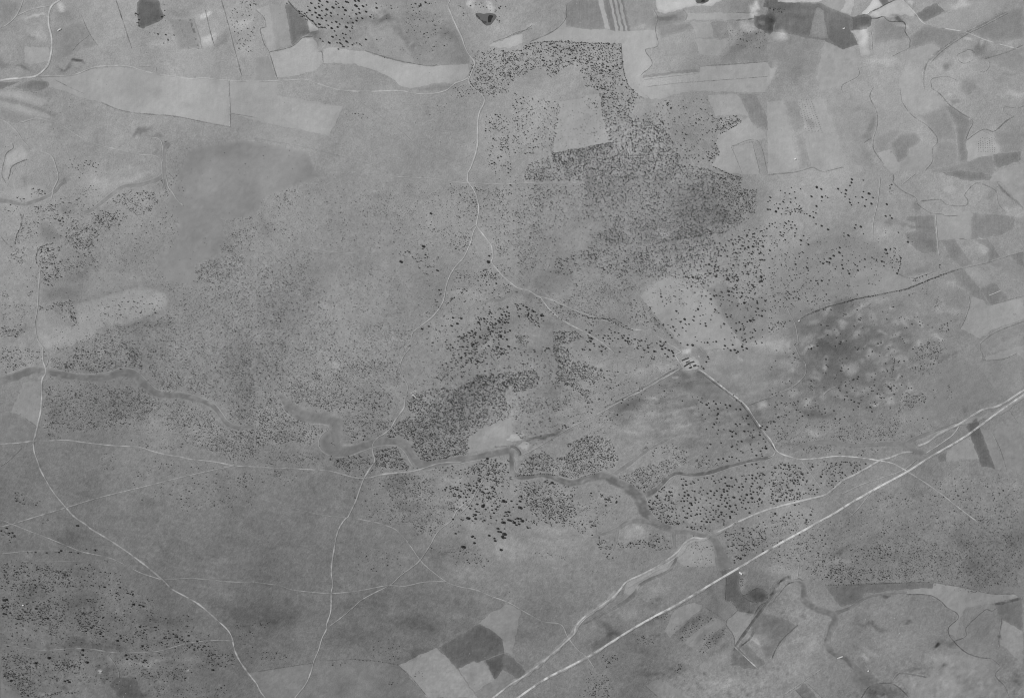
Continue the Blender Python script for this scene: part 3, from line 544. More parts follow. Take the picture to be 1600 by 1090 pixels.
# soft tonal patches of soil, damp and dry ground: sheet, x, y, rx, ry, rotation, difference
BLOBS = '''
00 480 388 34 14 10 -.30;00 400 405 50 9 -10 -.12;00 150 415 35 14 0 -.12;00 20 395 45 25 0 -.08;00 860 805 75 20 -25 -.12;00 230 215 45 50 0 .07;00 220 105 80 9 0 .10
00 370 45 20 35 0 .12;00 1255 90 50 20 -20 .14;00 1265 250 60 35 -30 .10;00 1020 878 18 20 0 -.12;00 955 910 35 12 -50 -.08;00 950 830 50 7 15 -.08;00 300 810 25 15 0 .05
00 700 980 120 60 0 -.03;00 1350 920 180 60 0 -.03;00 1330 250 80 22 -45 -.07;00 960 575 28 35 0 -.05;00 1130 635 45 14 8 -.05;00 195 235 25 12 30 -.07;00 200 520 80 25 0 -.06
00 1100 80 60 30 0 -.05;00 1220 30 60 40 0 -.04;00 960 260 60 30 0 .06;00 1480 150 60 30 0 .08;00 1480 300 50 40 0 .04;00 400 100 80 25 0 -.04;00 640 270 70 30 0 .02
01 620 120 250 22 0 -.07;01 790 108 55 18 0 -.10;01 905 230 18 70 -30 -.06;01 1165 210 50 30 0 -.08;01 1320 15 22 40 -35 .14;01 1410 35 18 35 -40 .12;01 700 40 60 30 0 .05
01 370 230 30 60 0 -.09;01 350 200 60 15 0 -.08;01 1020 100 100 40 0 -.03;01 1480 150 60 30 0 .03;01 560 230 100 40 0 -.03;01 340 240 40 10 0 .06;01 540 300 160 8 5 .05
02 130 150 60 22 -20 .07;02 930 110 70 18 0 -.12;02 790 165 50 18 -20 .08;02 1160 8 26 7 -10 -.58;02 1440 160 60 40 0 .10;02 1480 45 22 40 0 .22;02 1490 85 15 12 0 .15
02 1445 520 18 8 0 -.12;02 1400 820 50 40 0 .03;02 820 740 50 40 0 -.05;02 1040 810 100 60 0 -.03;02 1450 225 70 25 -20 -.08;02 1380 280 50 15 -30 -.08;02 90 150 90 12 -20 -.04
02 350 310 90 40 0 -.03;02 1300 200 40 60 0 .04;02 150 450 120 60 0 -.03;02 1140 1000 60 40 0 .03
03 80 212 38 24 0 .16;03 20 130 40 60 0 -.12;03 580 210 22 60 0 .12;03 860 15 25 14 30 .15;03 1170 25 60 18 0 .12;03 790 108 45 14 0 -.20;03 650 92 60 12 0 .08
03 820 165 45 14 20 .14;03 700 380 100 25 5 .05;03 1280 290 55 45 0 -.12;03 1330 340 60 18 -25 -.08;03 1080 410 25 30 20 -.08;03 635 760 25 70 15 -.10;03 600 840 35 20 0 -.08
03 260 750 30 40 0 -.10;03 1500 580 50 20 0 .08;03 1470 470 120 10 -12 -.04;03 180 400 40 90 15 -.04;03 550 670 60 14 0 -.06;03 30 420 25 60 0 .08;03 280 55 40 20 0 .03
03 1290 260 20 18 0 .15;03 1210 240 20 12 0 .10;03 300 1000 40 30 0 -.05;03 850 440 60 50 0 .03;03 1400 900 80 30 0 .03;03 950 220 60 40 0 -.03;03 450 110 50 20 0 -.05
03 560 160 30 15 0 .10;03 200 100 60 12 0 -.06;03 1180 380 60 30 0 .04;03 1250 450 80 20 10 .03;03 110 50 80 25 0 -.05
10 300 380 60 50 0 -.04;10 430 260 70 35 20 -.05;10 390 60 25 25 -45 -.08;10 160 60 30 25 0 -.05;10 900 920 150 40 0 -.05;10 330 900 60 28 0 -.04;10 500 610 70 25 -30 -.05
10 400 740 100 60 0 -.03;10 850 25 130 14 -15 .05;10 420 215 60 30 0 -.03;10 600 50 80 40 0 .04;10 460 290 90 20 0 .04;10 40 420 50 40 0 -.03;10 800 640 80 30 0 .03
10 200 120 60 30 0 .03;10 120 960 60 25 -20 -.05;10 950 780 60 30 0 .03;10 700 820 200 40 -15 .015
11 60 330 60 50 30 -.04;11 740 130 40 20 0 -.03;11 980 140 80 22 0 -.03;11 370 590 100 35 0 -.03;11 1370 760 90 40 0 .04;11 1450 950 200 30 -25 -.05;11 1420 740 100 10 -20 -.04
11 720 105 20 8 0 .08;11 262 735 14 10 0 .08;11 900 300 100 60 0 -.02;11 1250 720 90 18 -20 .05;11 1180 880 60 40 -30 .03;11 1090 960 80 60 0 .02;11 1400 1030 60 20 -30 .05
11 840 1030 70 30 0 .05;11 680 930 60 30 0 -.03;11 1180 100 80 40 0 -.02
12 480 50 45 45 0 -.07;12 1150 200 200 100 0 -.03;12 1080 1080 32 14 0 .13;12 1500 920 60 30 0 .03;12 1290 260 90 50 0 -.06;12 910 370 35 22 0 .09;12 80 745 110 18 10 -.05
12 620 920 120 50 -10 -.04;12 1180 850 80 60 0 .03;12 1490 1050 70 20 10 .05;12 200 930 60 30 0 -.03;12 1020 400 110 12 -5 -.06;12 620 730 100 40 0 -.03;12 250 760 60 20 20 .04
13 400 900 60 35 0 -.09;13 300 940 110 28 0 -.08;13 400 1050 130 40 0 -.10;13 610 960 40 60 0 -.07;13 450 810 60 28 -20 -.08;13 820 990 55 80 0 -.06;13 200 930 40 40 0 -.05
13 455 915 30 24 0 .15;13 365 980 26 20 0 .15;13 415 965 26 20 0 .13;13 555 985 28 30 0 .14;13 340 830 48 18 -20 .11;13 540 830 55 18 -20 .12;13 340 925 25 12 0 .08
13 555 865 22 18 0 .09;13 640 880 26 25 0 .08;13 690 970 30 10 25 .12;13 770 990 45 12 -15 .11;13 775 905 14 28 0 .09;13 250 1010 65 30 -20 .11;13 60 1060 110 50 0 .09
13 480 1018 18 12 0 .15;13 270 1062 20 20 0 .12;13 1050 815 40 25 0 .07;13 1140 830 45 18 0 .07;13 930 1040 40 20 0 .07;13 1020 1000 50 18 0 .06;13 880 320 140 10 0 -.07
13 760 302 55 9 10 -.09;13 1310 450 35 55 -20 .07;13 1130 480 35 45 30 -.04;13 215 330 12 90 0 -.05;13 900 212 20 30 0 -.07;13 740 870 60 80 0 -.04;13 980 430 70 30 0 -.04
13 720 870 45 60 0 .03;13 600 1060 60 30 0 -.05;13 870 340 100 10 20 .04;13 1150 690 60 14 20 .05;13 620 150 150 40 0 .02;13 100 150 80 30 0 -.03;13 700 350 60 50 0 .05
13 640 790 80 20 -15 .06;13 840 880 30 20 0 .05;13 1440 220 25 14 0 .06;13 1500 240 60 30 0 .06;13 1350 130 50 30 -30 -.05;13 930 640 60 14 0 .06;13 1250 640 40 50 40 .03
20 340 400 40 55 0 -.04;20 830 62 35 24 0 -.04;20 530 142 42 26 0 -.05;20 890 960 55 26 0 -.05;20 130 960 80 50 0 -.03;20 1200 340 40 20 0 -.02;20 720 470 120 25 0 .03
20 950 210 30 60 0 -.01;20 900 500 160 30 0 .02;20 700 660 140 40 0 .02;20 580 1030 60 40 -50 .03;20 1350 480 60 10 15 -.05;20 700 1050 120 30 0 -.02;20 180 800 120 60 0 -.02
21 950 985 80 35 0 -.05;21 850 840 80 55 0 -.05;21 1390 570 60 35 -20 .05;21 1480 530 60 30 -20 .04;21 800 250 70 10 0 .04;21 480 130 40 10 -10 .05;21 320 560 60 40 0 .02
21 1330 140 90 40 0 .03;21 1500 400 200 10 -20 .0;21 740 640 60 10 0 -.04;21 1060 500 120 80 0 -.03;21 1480 650 100 10 0 -.06;21 1400 620 90 12 -10 .03;21 1200 820 80 30 0 .04
21 1250 950 60 60 0 .03;21 560 610 70 6 -15 .09;21 440 650 50 40 0 -.03;21 1000 560 60 40 0 -.03;21 50 500 40 40 0 .03;21 90 80 80 30 0 .0;21 500 560 60 20 0 .0
22 230 265 90 38 0 -.05;22 860 320 45 18 20 .13;22 690 390 90 40 -30 -.08;22 750 520 100 22 10 .05;22 1200 250 200 50 0 -.03;22 900 550 80 35 0 -.04;22 1060 595 90 28 0 -.06
22 1040 165 35 16 30 -.10;22 1145 165 45 20 20 -.10;22 1080 35 25 20 0 .03;22 1150 60 35 30 0 -.06;22 1460 460 60 55 30 -.08;22 1450 560 45 16 0 -.07;22 1500 400 14 60 -35 -.05
22 1540 370 45 24 0 .12;22 1360 182 24 14 0 .08;22 200 555 120 11 -14 -.14;22 250 530 90 9 -12 -.06;22 1080 430 30 60 0 -.03;22 1100 225 110 10 -8 -.09;22 700 720 40 16 -20 .07
22 990 240 60 14 -15 .0;22 130 40 80 50 0 -.05;22 560 20 120 30 0 -.04;22 760 170 80 40 0 .04;22 930 140 60 25 0 .05;22 300 400 120 30 -10 .02;22 1150 450 20 60 10 -.04
22 790 450 40 30 0 .05;22 700 370 12 50 60 -.04;22 700 980 60 90 0 .0;22 100 150 60 20 0 .0;22 1250 100 90 40 0 .04;22 1300 150 60 40 0 -.03;22 150 620 100 30 -10 .03
22 120 690 60 60 0 -.03;22 650 900 100 60 0 .02;22 960 880 100 30 -20 .04;22 1080 800 120 14 0 .05;22 980 330 100 40 -10 -.03;22 1010 50 30 40 -40 .03;22 880 270 60 30 0 .05
23 355 120 22 22 0 .17;23 510 150 48 50 0 .17;23 640 190 40 26 0 .13;23 650 340 24 18 0 .15;23 735 325 40 34 0 .12;23 430 300 60 26 0 .09;23 160 280 52 22 0 .10
23 230 340 22 30 0 .12;23 290 180 34 34 0 .11;23 580 95 30 20 0 .09;23 630 45 28 30 0 .12;23 250 15 60 18 0 .16;23 540 270 62 30 0 .08;23 750 250 35 30 0 .09
23 720 150 28 25 0 .08;23 280 530 62 25 0 .08;23 300 410 95 22 0 -.09;23 580 370 62 28 0 -.12;23 400 20 110 35 0 -.08;23 450 210 60 50 0 -.05;23 40 170 60 50 0 -.04
23 130 610 90 14 -20 -.04;23 280 600 130 10 0 -.03;23 910 642 40 12 20 -.08;23 980 770 60 40 0 -.05;23 1090 60 80 14 -20 -.06;23 700 900 60 26 0 -.03;23 910 890 60 16 -25 -.05
23 640 270 30 22 0 .05;23 330 300 20 40 0 .08;23 70 60 60 30 0 -.04;23 120 110 60 40 0 .07;23 60 230 80 20 0 .05;23 480 600 200 12 0 -.03;23 870 450 120 30 0 .03
23 1050 200 80 80 0 -.03;23 1100 840 100 40 0 .02;23 1480 850 60 40 0 .03;23 880 520 120 10 -20 .04;23 560 420 80 14 -10 .0;23 1200 390 14 20 0 -.05;23 700 620 80 10 -10 .05
30 612 927 15 12 0 .34;30 612 927 58 46 0 -.06;30 660 850 18 50 20 .06;30 200 450 100 50 0 -.04;30 480 520 120 40 0 -.05;30 480 770 150 28 0 -.05;30 700 780 80 18 5 -.06
30 130 700 130 38 0 .04;30 1400 560 100 50 20 -.05;30 900 862 120 14 -6 .07;30 1140 850 80 18 0 .05;30 100 160 140 30 0 -.03;30 1150 915 12 5 -20 .18;30 750 880 50 50 0 .04
30 430 120 120 30 0 -.04;30 350 850 70 40 0 -.03;30 550 960 80 80 0 .03;30 500 740 60 12 0 -.05;30 950 620 160 40 0 -.03;30 1480 900 60 80 0 -.03;30 900 200 90 60 0 .02
31 1000 640 120 45 20 -.07;31 620 520 200 60 0 -.03;31 100 600 200 55 0 -.05;31 950 830 80 26 -20 -.07;31 560 720 120 60 0 -.04;31 530 1030 60 35 0 -.05;31 1260 330 130 50 0 .05
31 1350 60 90 60 30 .05;31 1510 160 60 80 0 .05;31 820 540 28 60 0 .04;31 300 690 100 60 0 .03;31 120 620 60 20 0 -.03;31 1030 580 120 30 0 .0;31 1400 500 60 30 0 .02
31 100 960 60 30 0 .03;31 150 180 160 12 -15 -.03;31 1090 200 60 40 0 -.03;31 1200 600 80 40 0 .03;31 1280 1000 40 30 0 -.03;31 1300 940 30 25 0 -.04
32 30 200 120 60 0 .05;32 200 150 200 50 0 .03;32 580 660 55 28 40 -.08;32 600 705 40 20 0 -.10;32 870 510 80 30 -20 -.06;32 780 790 80 35 30 -.05;32 1000 920 60 50 0 -.06
32 790 60 40 20 0 .08;32 760 90 80 30 0 .06;32 1270 230 40 60 0 -.04;32 1480 560 90 35 -40 -.08;32 1500 480 60 28 0 -.10;32 1500 730 60 26 0 .10;32 1100 55 100 12 10 -.06
32 1220 480 25 90 -10 -.05;32 900 420 50 20 0 .03;32 690 580 60 30 -20 .03;32 1450 330 90 30 0 -.03;32 1150 730 100 20 -40 -.08;32 1250 720 60 30 -40 -.08;32 1080 640 90 22 -45 -.08
32 1270 800 60 14 -30 -.05;32 200 60 160 30 0 .04;32 850 960 80 20 0 -.07;32 1300 1000 120 40 0 .05;32 1500 1000 80 60 0 .05;32 1390 330 14 9 0 .12;32 730 600 60 50 0 .03
32 1390 310 60 8 -25 .0;32 880 600 80 24 -30 -.08;32 50 700 150 40 0 -.03;32 1490 430 60 30 0 -.06;32 1400 400 20 40 0 .06;32 1440 600 60 6 -10 .08;32 830 720 90 16 0 -.03
33 450 255 85 30 0 .06;33 450 185 70 18 -20 -.07;33 850 240 150 50 0 -.02;33 1170 110 50 70 0 -.05;33 1230 280 60 55 0 -.05;33 1500 120 80 60 0 -.05;33 640 650 95 14 14 -.09
33 850 635 28 7 0 -.12;33 1030 770 16 9 0 -.26;33 1090 760 90 22 0 -.07;33 1070 888 20 7 0 -.22;33 1120 905 25 6 0 -.10;33 700 1065 115 50 0 -.14;33 700 1080 35 18 0 .14
33 620 820 60 18 20 .07;33 1050 840 90 28 0 .06;33 1000 1000 180 40 0 .04;33 250 760 80 45 0 .05;33 1200 1000 60 50 0 -.07;33 1520 960 45 45 0 -.07;33 880 910 50 14 0 -.09
33 720 470 20 7 0 -.15;33 470 630 50 60 0 .03;33 200 900 120 60 0 .03;33 1430 870 60 30 0 -.04;33 600 130 80 20 -10 -.03;33 80 620 100 30 0 -.03;33 590 850 25 12 40 .10
33 1300 690 60 40 0 -.03;33 1420 720 12 16 0 -.15;33 550 560 120 30 0 .04;33 160 350 60 30 0 .06;33 20 300 100 30 0 .05;33 130 470 60 50 0 .02;33 780 750 150 60 0 .01
'''
BASE = '''50,60,.56 150,60,.60 300,70,.60 450,60,.60 560,60,.56 650,70,.54 760,80,.60 900,30,.57 1050,60,.58 1250,80,.56 1400,100,.60 1550,50,.57
50,180,.58 200,200,.58 300,220,.56 450,200,.58 600,200,.575 700,160,.58 830,200,.59 950,160,.57 1050,190,.565 1150,230,.57 1280,200,.60 1400,180,.60 1500,140,.61 1580,200,.57
50,300,.58 150,330,.555 300,300,.54 350,350,.54 450,330,.56 600,330,.555 700,330,.555 850,330,.56 1000,340,.53 1130,330,.50 1230,300,.59 1350,350,.59 1480,340,.58 1580,320,.56
30,450,.555 150,480,.53 250,470,.52 300,500,.52 450,450,.53 600,450,.53 720,470,.54 850,430,.54 950,440,.53 1080,440,.58 1200,400,.54 1300,430,.52 1450,450,.53 1580,440,.54
30,560,.53 200,560,.505 400,570,.52 600,560,.535 720,540,.54 800,520,.53 900,530,.51 950,600,.56 1040,530,.57 1120,540,.58 1200,560,.52 1300,560,.445 1340,610,.46 1400,560,.49 1550,580,.51
30,700,.48 150,700,.48 300,680,.50 450,660,.52 560,650,.52 700,620,.52 800,640,.54 900,660,.53 1000,640,.53 1100,620,.49 1200,680,.51 1350,670,.52 1450,620,.53 1560,720,.50
30,800,.44 150,800,.45 300,780,.46 450,760,.47 550,780,.46 680,760,.50 760,760,.555 850,780,.53 950,790,.54 1100,780,.54 1250,760,.53 1400,800,.51 1550,800,.50
50,900,.445 200,900,.435 350,870,.45 500,900,.435 650,880,.455 740,850,.52 850,860,.50 1000,880,.49 1100,900,.47 1200,880,.49 1350,880,.46 1500,880,.46 1590,860,.46
50,1000,.44 200,1000,.42 300,980,.41 450,980,.42 600,970,.41 700,980,.42 850,1000,.46 950,1020,.46 1050,1000,.47 1200,1000,.50 1350,960,.51 1500,1000,.50
50,1075,.43 200,1060,.45 350,1060,.43 480,1060,.47 560,1060,.46 750,1060,.50 900,1060,.47 1100,1060,.52 1300,1060,.50 1500,1060,.53 1590,1080,.50'''
# ---------------------------------------------------------------- survey data: trees measured one by one (x, y, size 0-3)
TREES = {
'A': '''55,105 100,98 145,145 80,230 155,225,1 95,305 175,347 125,380 10,430 200,438,2 120,457 85,508 185,500 262,487 340,492 350,538 55,566 113,563 183,557 250,200 295,158 322,182 405,118 463,282 515,338 285,347 330,360,1 450,367 425,392 487,433 455,515 420,587 345,600 250,608,2 275,650 130,667 85,700 220,712 415,705 390,748 460,765 535,92 588,80 680,97 710,38 735,150 768,190 835,135 853,175 888,103 965,68,1 1097,83,1 973,193 1005,243,1 1055,248 1117,265,1 1170,230 1195,118 1215,160 1320,47 1363,37 1467,25 1532,28,1 1533,93 1405,107,1 1400,160 1585,140 1537,200 1518,258 1320,208 1337,265,1 1257,278 1325,332 1492,307 1497,355 1558,375 1243,370 853,303 937,322,1 943,367 1008,353,1 1050,307 792,347 662,353,1 745,392 733,440 597,405 620,493 672,508 577,552 655,607 725,655 892,437,1 885,488 1022,433 975,505,1 1048,492 1145,487,2 1065,552 868,545 957,555 797,522 1008,602,1 1067,667,2 975,677,1 1050,722 825,667,2 902,627 1310,467 1420,433,2 1505,418 1395,502 1525,505,2 1275,533,1 1352,552 1310,597 1352,617 1455,592 1533,587 1585,587 1183,650,1 1205,703 1227,745 1325,697 1398,722 1485,708 1475,808 1200,832 1103,785,1 1165,797 885,795,1 890,842,1 848,862 825,893 780,757 828,740 775,790 773,828 720,752 650,790 672,850 560,825 577,887 732,890 997,835 947,875 1070,882 1073,912 525,932 610,945 710,945 745,945 915,945 945,972 480,985 580,993,2 655,998,1 820,990 940,1015 937,1057 525,1055 260,873 187,822 265,775 375,837,1 350,860 455,830 505,693 540,722 578,752 15,870 110,770 175,915 135,905 105,993 297,1010 352,1037 18,1022 680,700''',
'B': '''318,75 370,30 390,102 425,130 450,180 480,125 125,183 178,195 268,207 715,15 713,42 595,92,2 710,130,3 740,105 825,165 775,200 557,192 580,240 595,252 635,257 520,305 560,313,2 518,345 407,380,4 562,392,2 495,433 98,402,1 268,407 680,392 748,430 712,455 975,25 990,78 1065,20 1065,122 1020,143 903,130 988,195 905,218 942,275 880,342 880,380 998,428 1140,25,3 1198,42 1307,27,1 1483,30,2 1425,92 1350,153 1480,160,4 1580,158 1187,257 1248,252,2 1217,302 1162,342 1235,342 1117,408 1135,470,4 1250,425,3 1290,435,1 1340,437 1390,408 1437,390,2 1495,397 1530,445,3 1360,480,3 1410,530,1 1465,508,1 1460,460 1022,600,2 1165,605 1040,665,2 1080,670,2 1150,715,4 1120,770,2 1130,800,1 1165,795,1 845,745,2 955,807 967,857,2 485,770,1 510,757,1 550,797 537,900,2 300,980,4 1090,1042,2 215,662 150,700''',
'C': '''290,12,1 85,73,1 270,80 5,160 283,160,1 360,120,1 485,35,1 187,195 45,257 350,262 470,225,2 195,313,1 112,368 288,373,2 240,432,1 350,455,1 437,385 470,347 575,313 578,392 622,172,2 700,95 755,65 700,25 773,175 878,170 950,30,1 1000,45 1183,12,1 1275,15,2 1200,138,3 1380,148,1 1470,118 935,243,2 1120,247 1280,215 1463,290,1 1295,315,1 1210,343 915,348 748,358 1043,397 853,455 1078,458 1247,445 1363,452,1 1217,510 1568,418 463,510 600,555 708,540,1 797,597 1000,567 1127,563 290,603,1 510,625 597,697,1 747,668 960,670,2 1118,650 1108,697 672,767 1060,773 875,830 948,858 715,880 622,918,1 903,948 1072,948 805,993 970,1035,2 315,965 385,1035 537,1065,2 815,1080 1457,987 115,520''',
'D': '''245,33 213,115 55,157 350,180 490,167 325,270 645,203 700,228,1 738,205 790,272,1 697,342 785,33 825,73 895,33 1107,35 1003,210,1 1103,215 1170,247 1240,185 1397,245 1390,305,1 1150,323 1208,322 1210,372 1250,362 1487,405 1535,475 1418,125,1 1460,85 1530,172 1568,108 845,470 935,467,1 817,545 420,503 152,535 70,622 710,577 685,603 832,660 917,712 967,747 1190,665 1200,725 1302,815,1 1160,545 1540,580 1540,635,3 1460,635 1445,777 1455,835 1410,708 1365,520 810,888 627,850 875,945 698,857 475,895 353,915 570,955 115,937 52,835 50,1027 1205,1045 1303,1030 1027,1070''',
'E': '''15,30 98,38 75,60 68,85 40,147,1 93,133,1 147,163,1 192,175 90,223 135,272 220,257 335,57 440,83 517,87,2 705,47 750,47 885,32 1018,95,1 1003,147 1063,135 1138,83,1 1105,168,1 1167,162,1 1215,187,1 1195,207 1292,78 1278,110,1 1298,22 1345,37 1350,137,2 1300,165 755,268 770,298 730,345,1 658,415 683,450 1487,30 1505,63 357,950 838,953 870,995 728,1008,1 1018,1008,1 1190,942 772,1057 900,1070 1245,1078,1 77,797''',
'13': '''500,42,1 497,62 490,80 572,48 290,88,2 317,100 417,100,1 437,122 465,108,1 463,130 460,147 487,163 572,117 605,127,2 632,152 622,188,1 582,203 500,197 490,182 525,148 543,183 565,150 590,165 260,143,1 322,148,1 345,143 322,173 357,152 197,97 143,88 105,120 78,105 163,115 133,125 718,190,1 712,262 740,258 750,275,1 287,245,1 233,250 270,237 250,262,1 273,272,1 175,217 120,210 290,202,1 320,323,1 287,312 358,345,1 523,335 560,328,2 483,380,1 457,367 577,370 530,317 790,362 845,420,1 710,467,2 740,462 768,460 720,490,1 640,525 655,527 627,515 700,543 700,567 685,538 750,575 800,517 798,540 785,590 777,612 430,485,1 450,505 395,503,2 375,520,1 340,525 315,540 332,550 355,540 370,545,1 450,530 447,560 452,582 485,597 490,612 407,583 432,455 205,482 185,490 165,520 188,510 165,555 485,533 527,558 540,567 555,540 543,592 585,573 585,525 80,560 235,548 237,578 290,655 325,655,1 370,652 362,677 480,683 540,738 45,300 10,322 125,293 148,298 75,360 55,445 10,470,1 103,407 195,410,1 195,437 240,435 15,165''',
'11': '''880,540,3 1410,540,3 1015,445,3 1030,497,1 1417,505,1 1100,592,1 1008,948,1 1195,880,1 1245,883,1 1222,915,2 1187,928,1 1295,972,1 1310,960,1 1492,862,1 1510,910,1 1350,907,1 1385,885,1 1060,245,2''',
'30': '''290,847,4 525,872,4 880,858,3 727,417,2 762,828,3 810,517,3 870,530,2 630,415,2 510,375,1 560,408,1 497,800,3 497,828,2 600,760,1 710,740,3 750,743,1 605,700,2 865,770,2 1105,715,1 1140,768,1 1200,740,3 1145,708,2 1295,912,3 60,985,3 210,880,3 418,992,3 913,610,1 940,657,1 1073,715,2 770,852,2 372,192,2 218,202,1 37,57,2 465,42,2 35,490,3 20,578,3 150,565,2 287,603,2 217,545,2''',
}
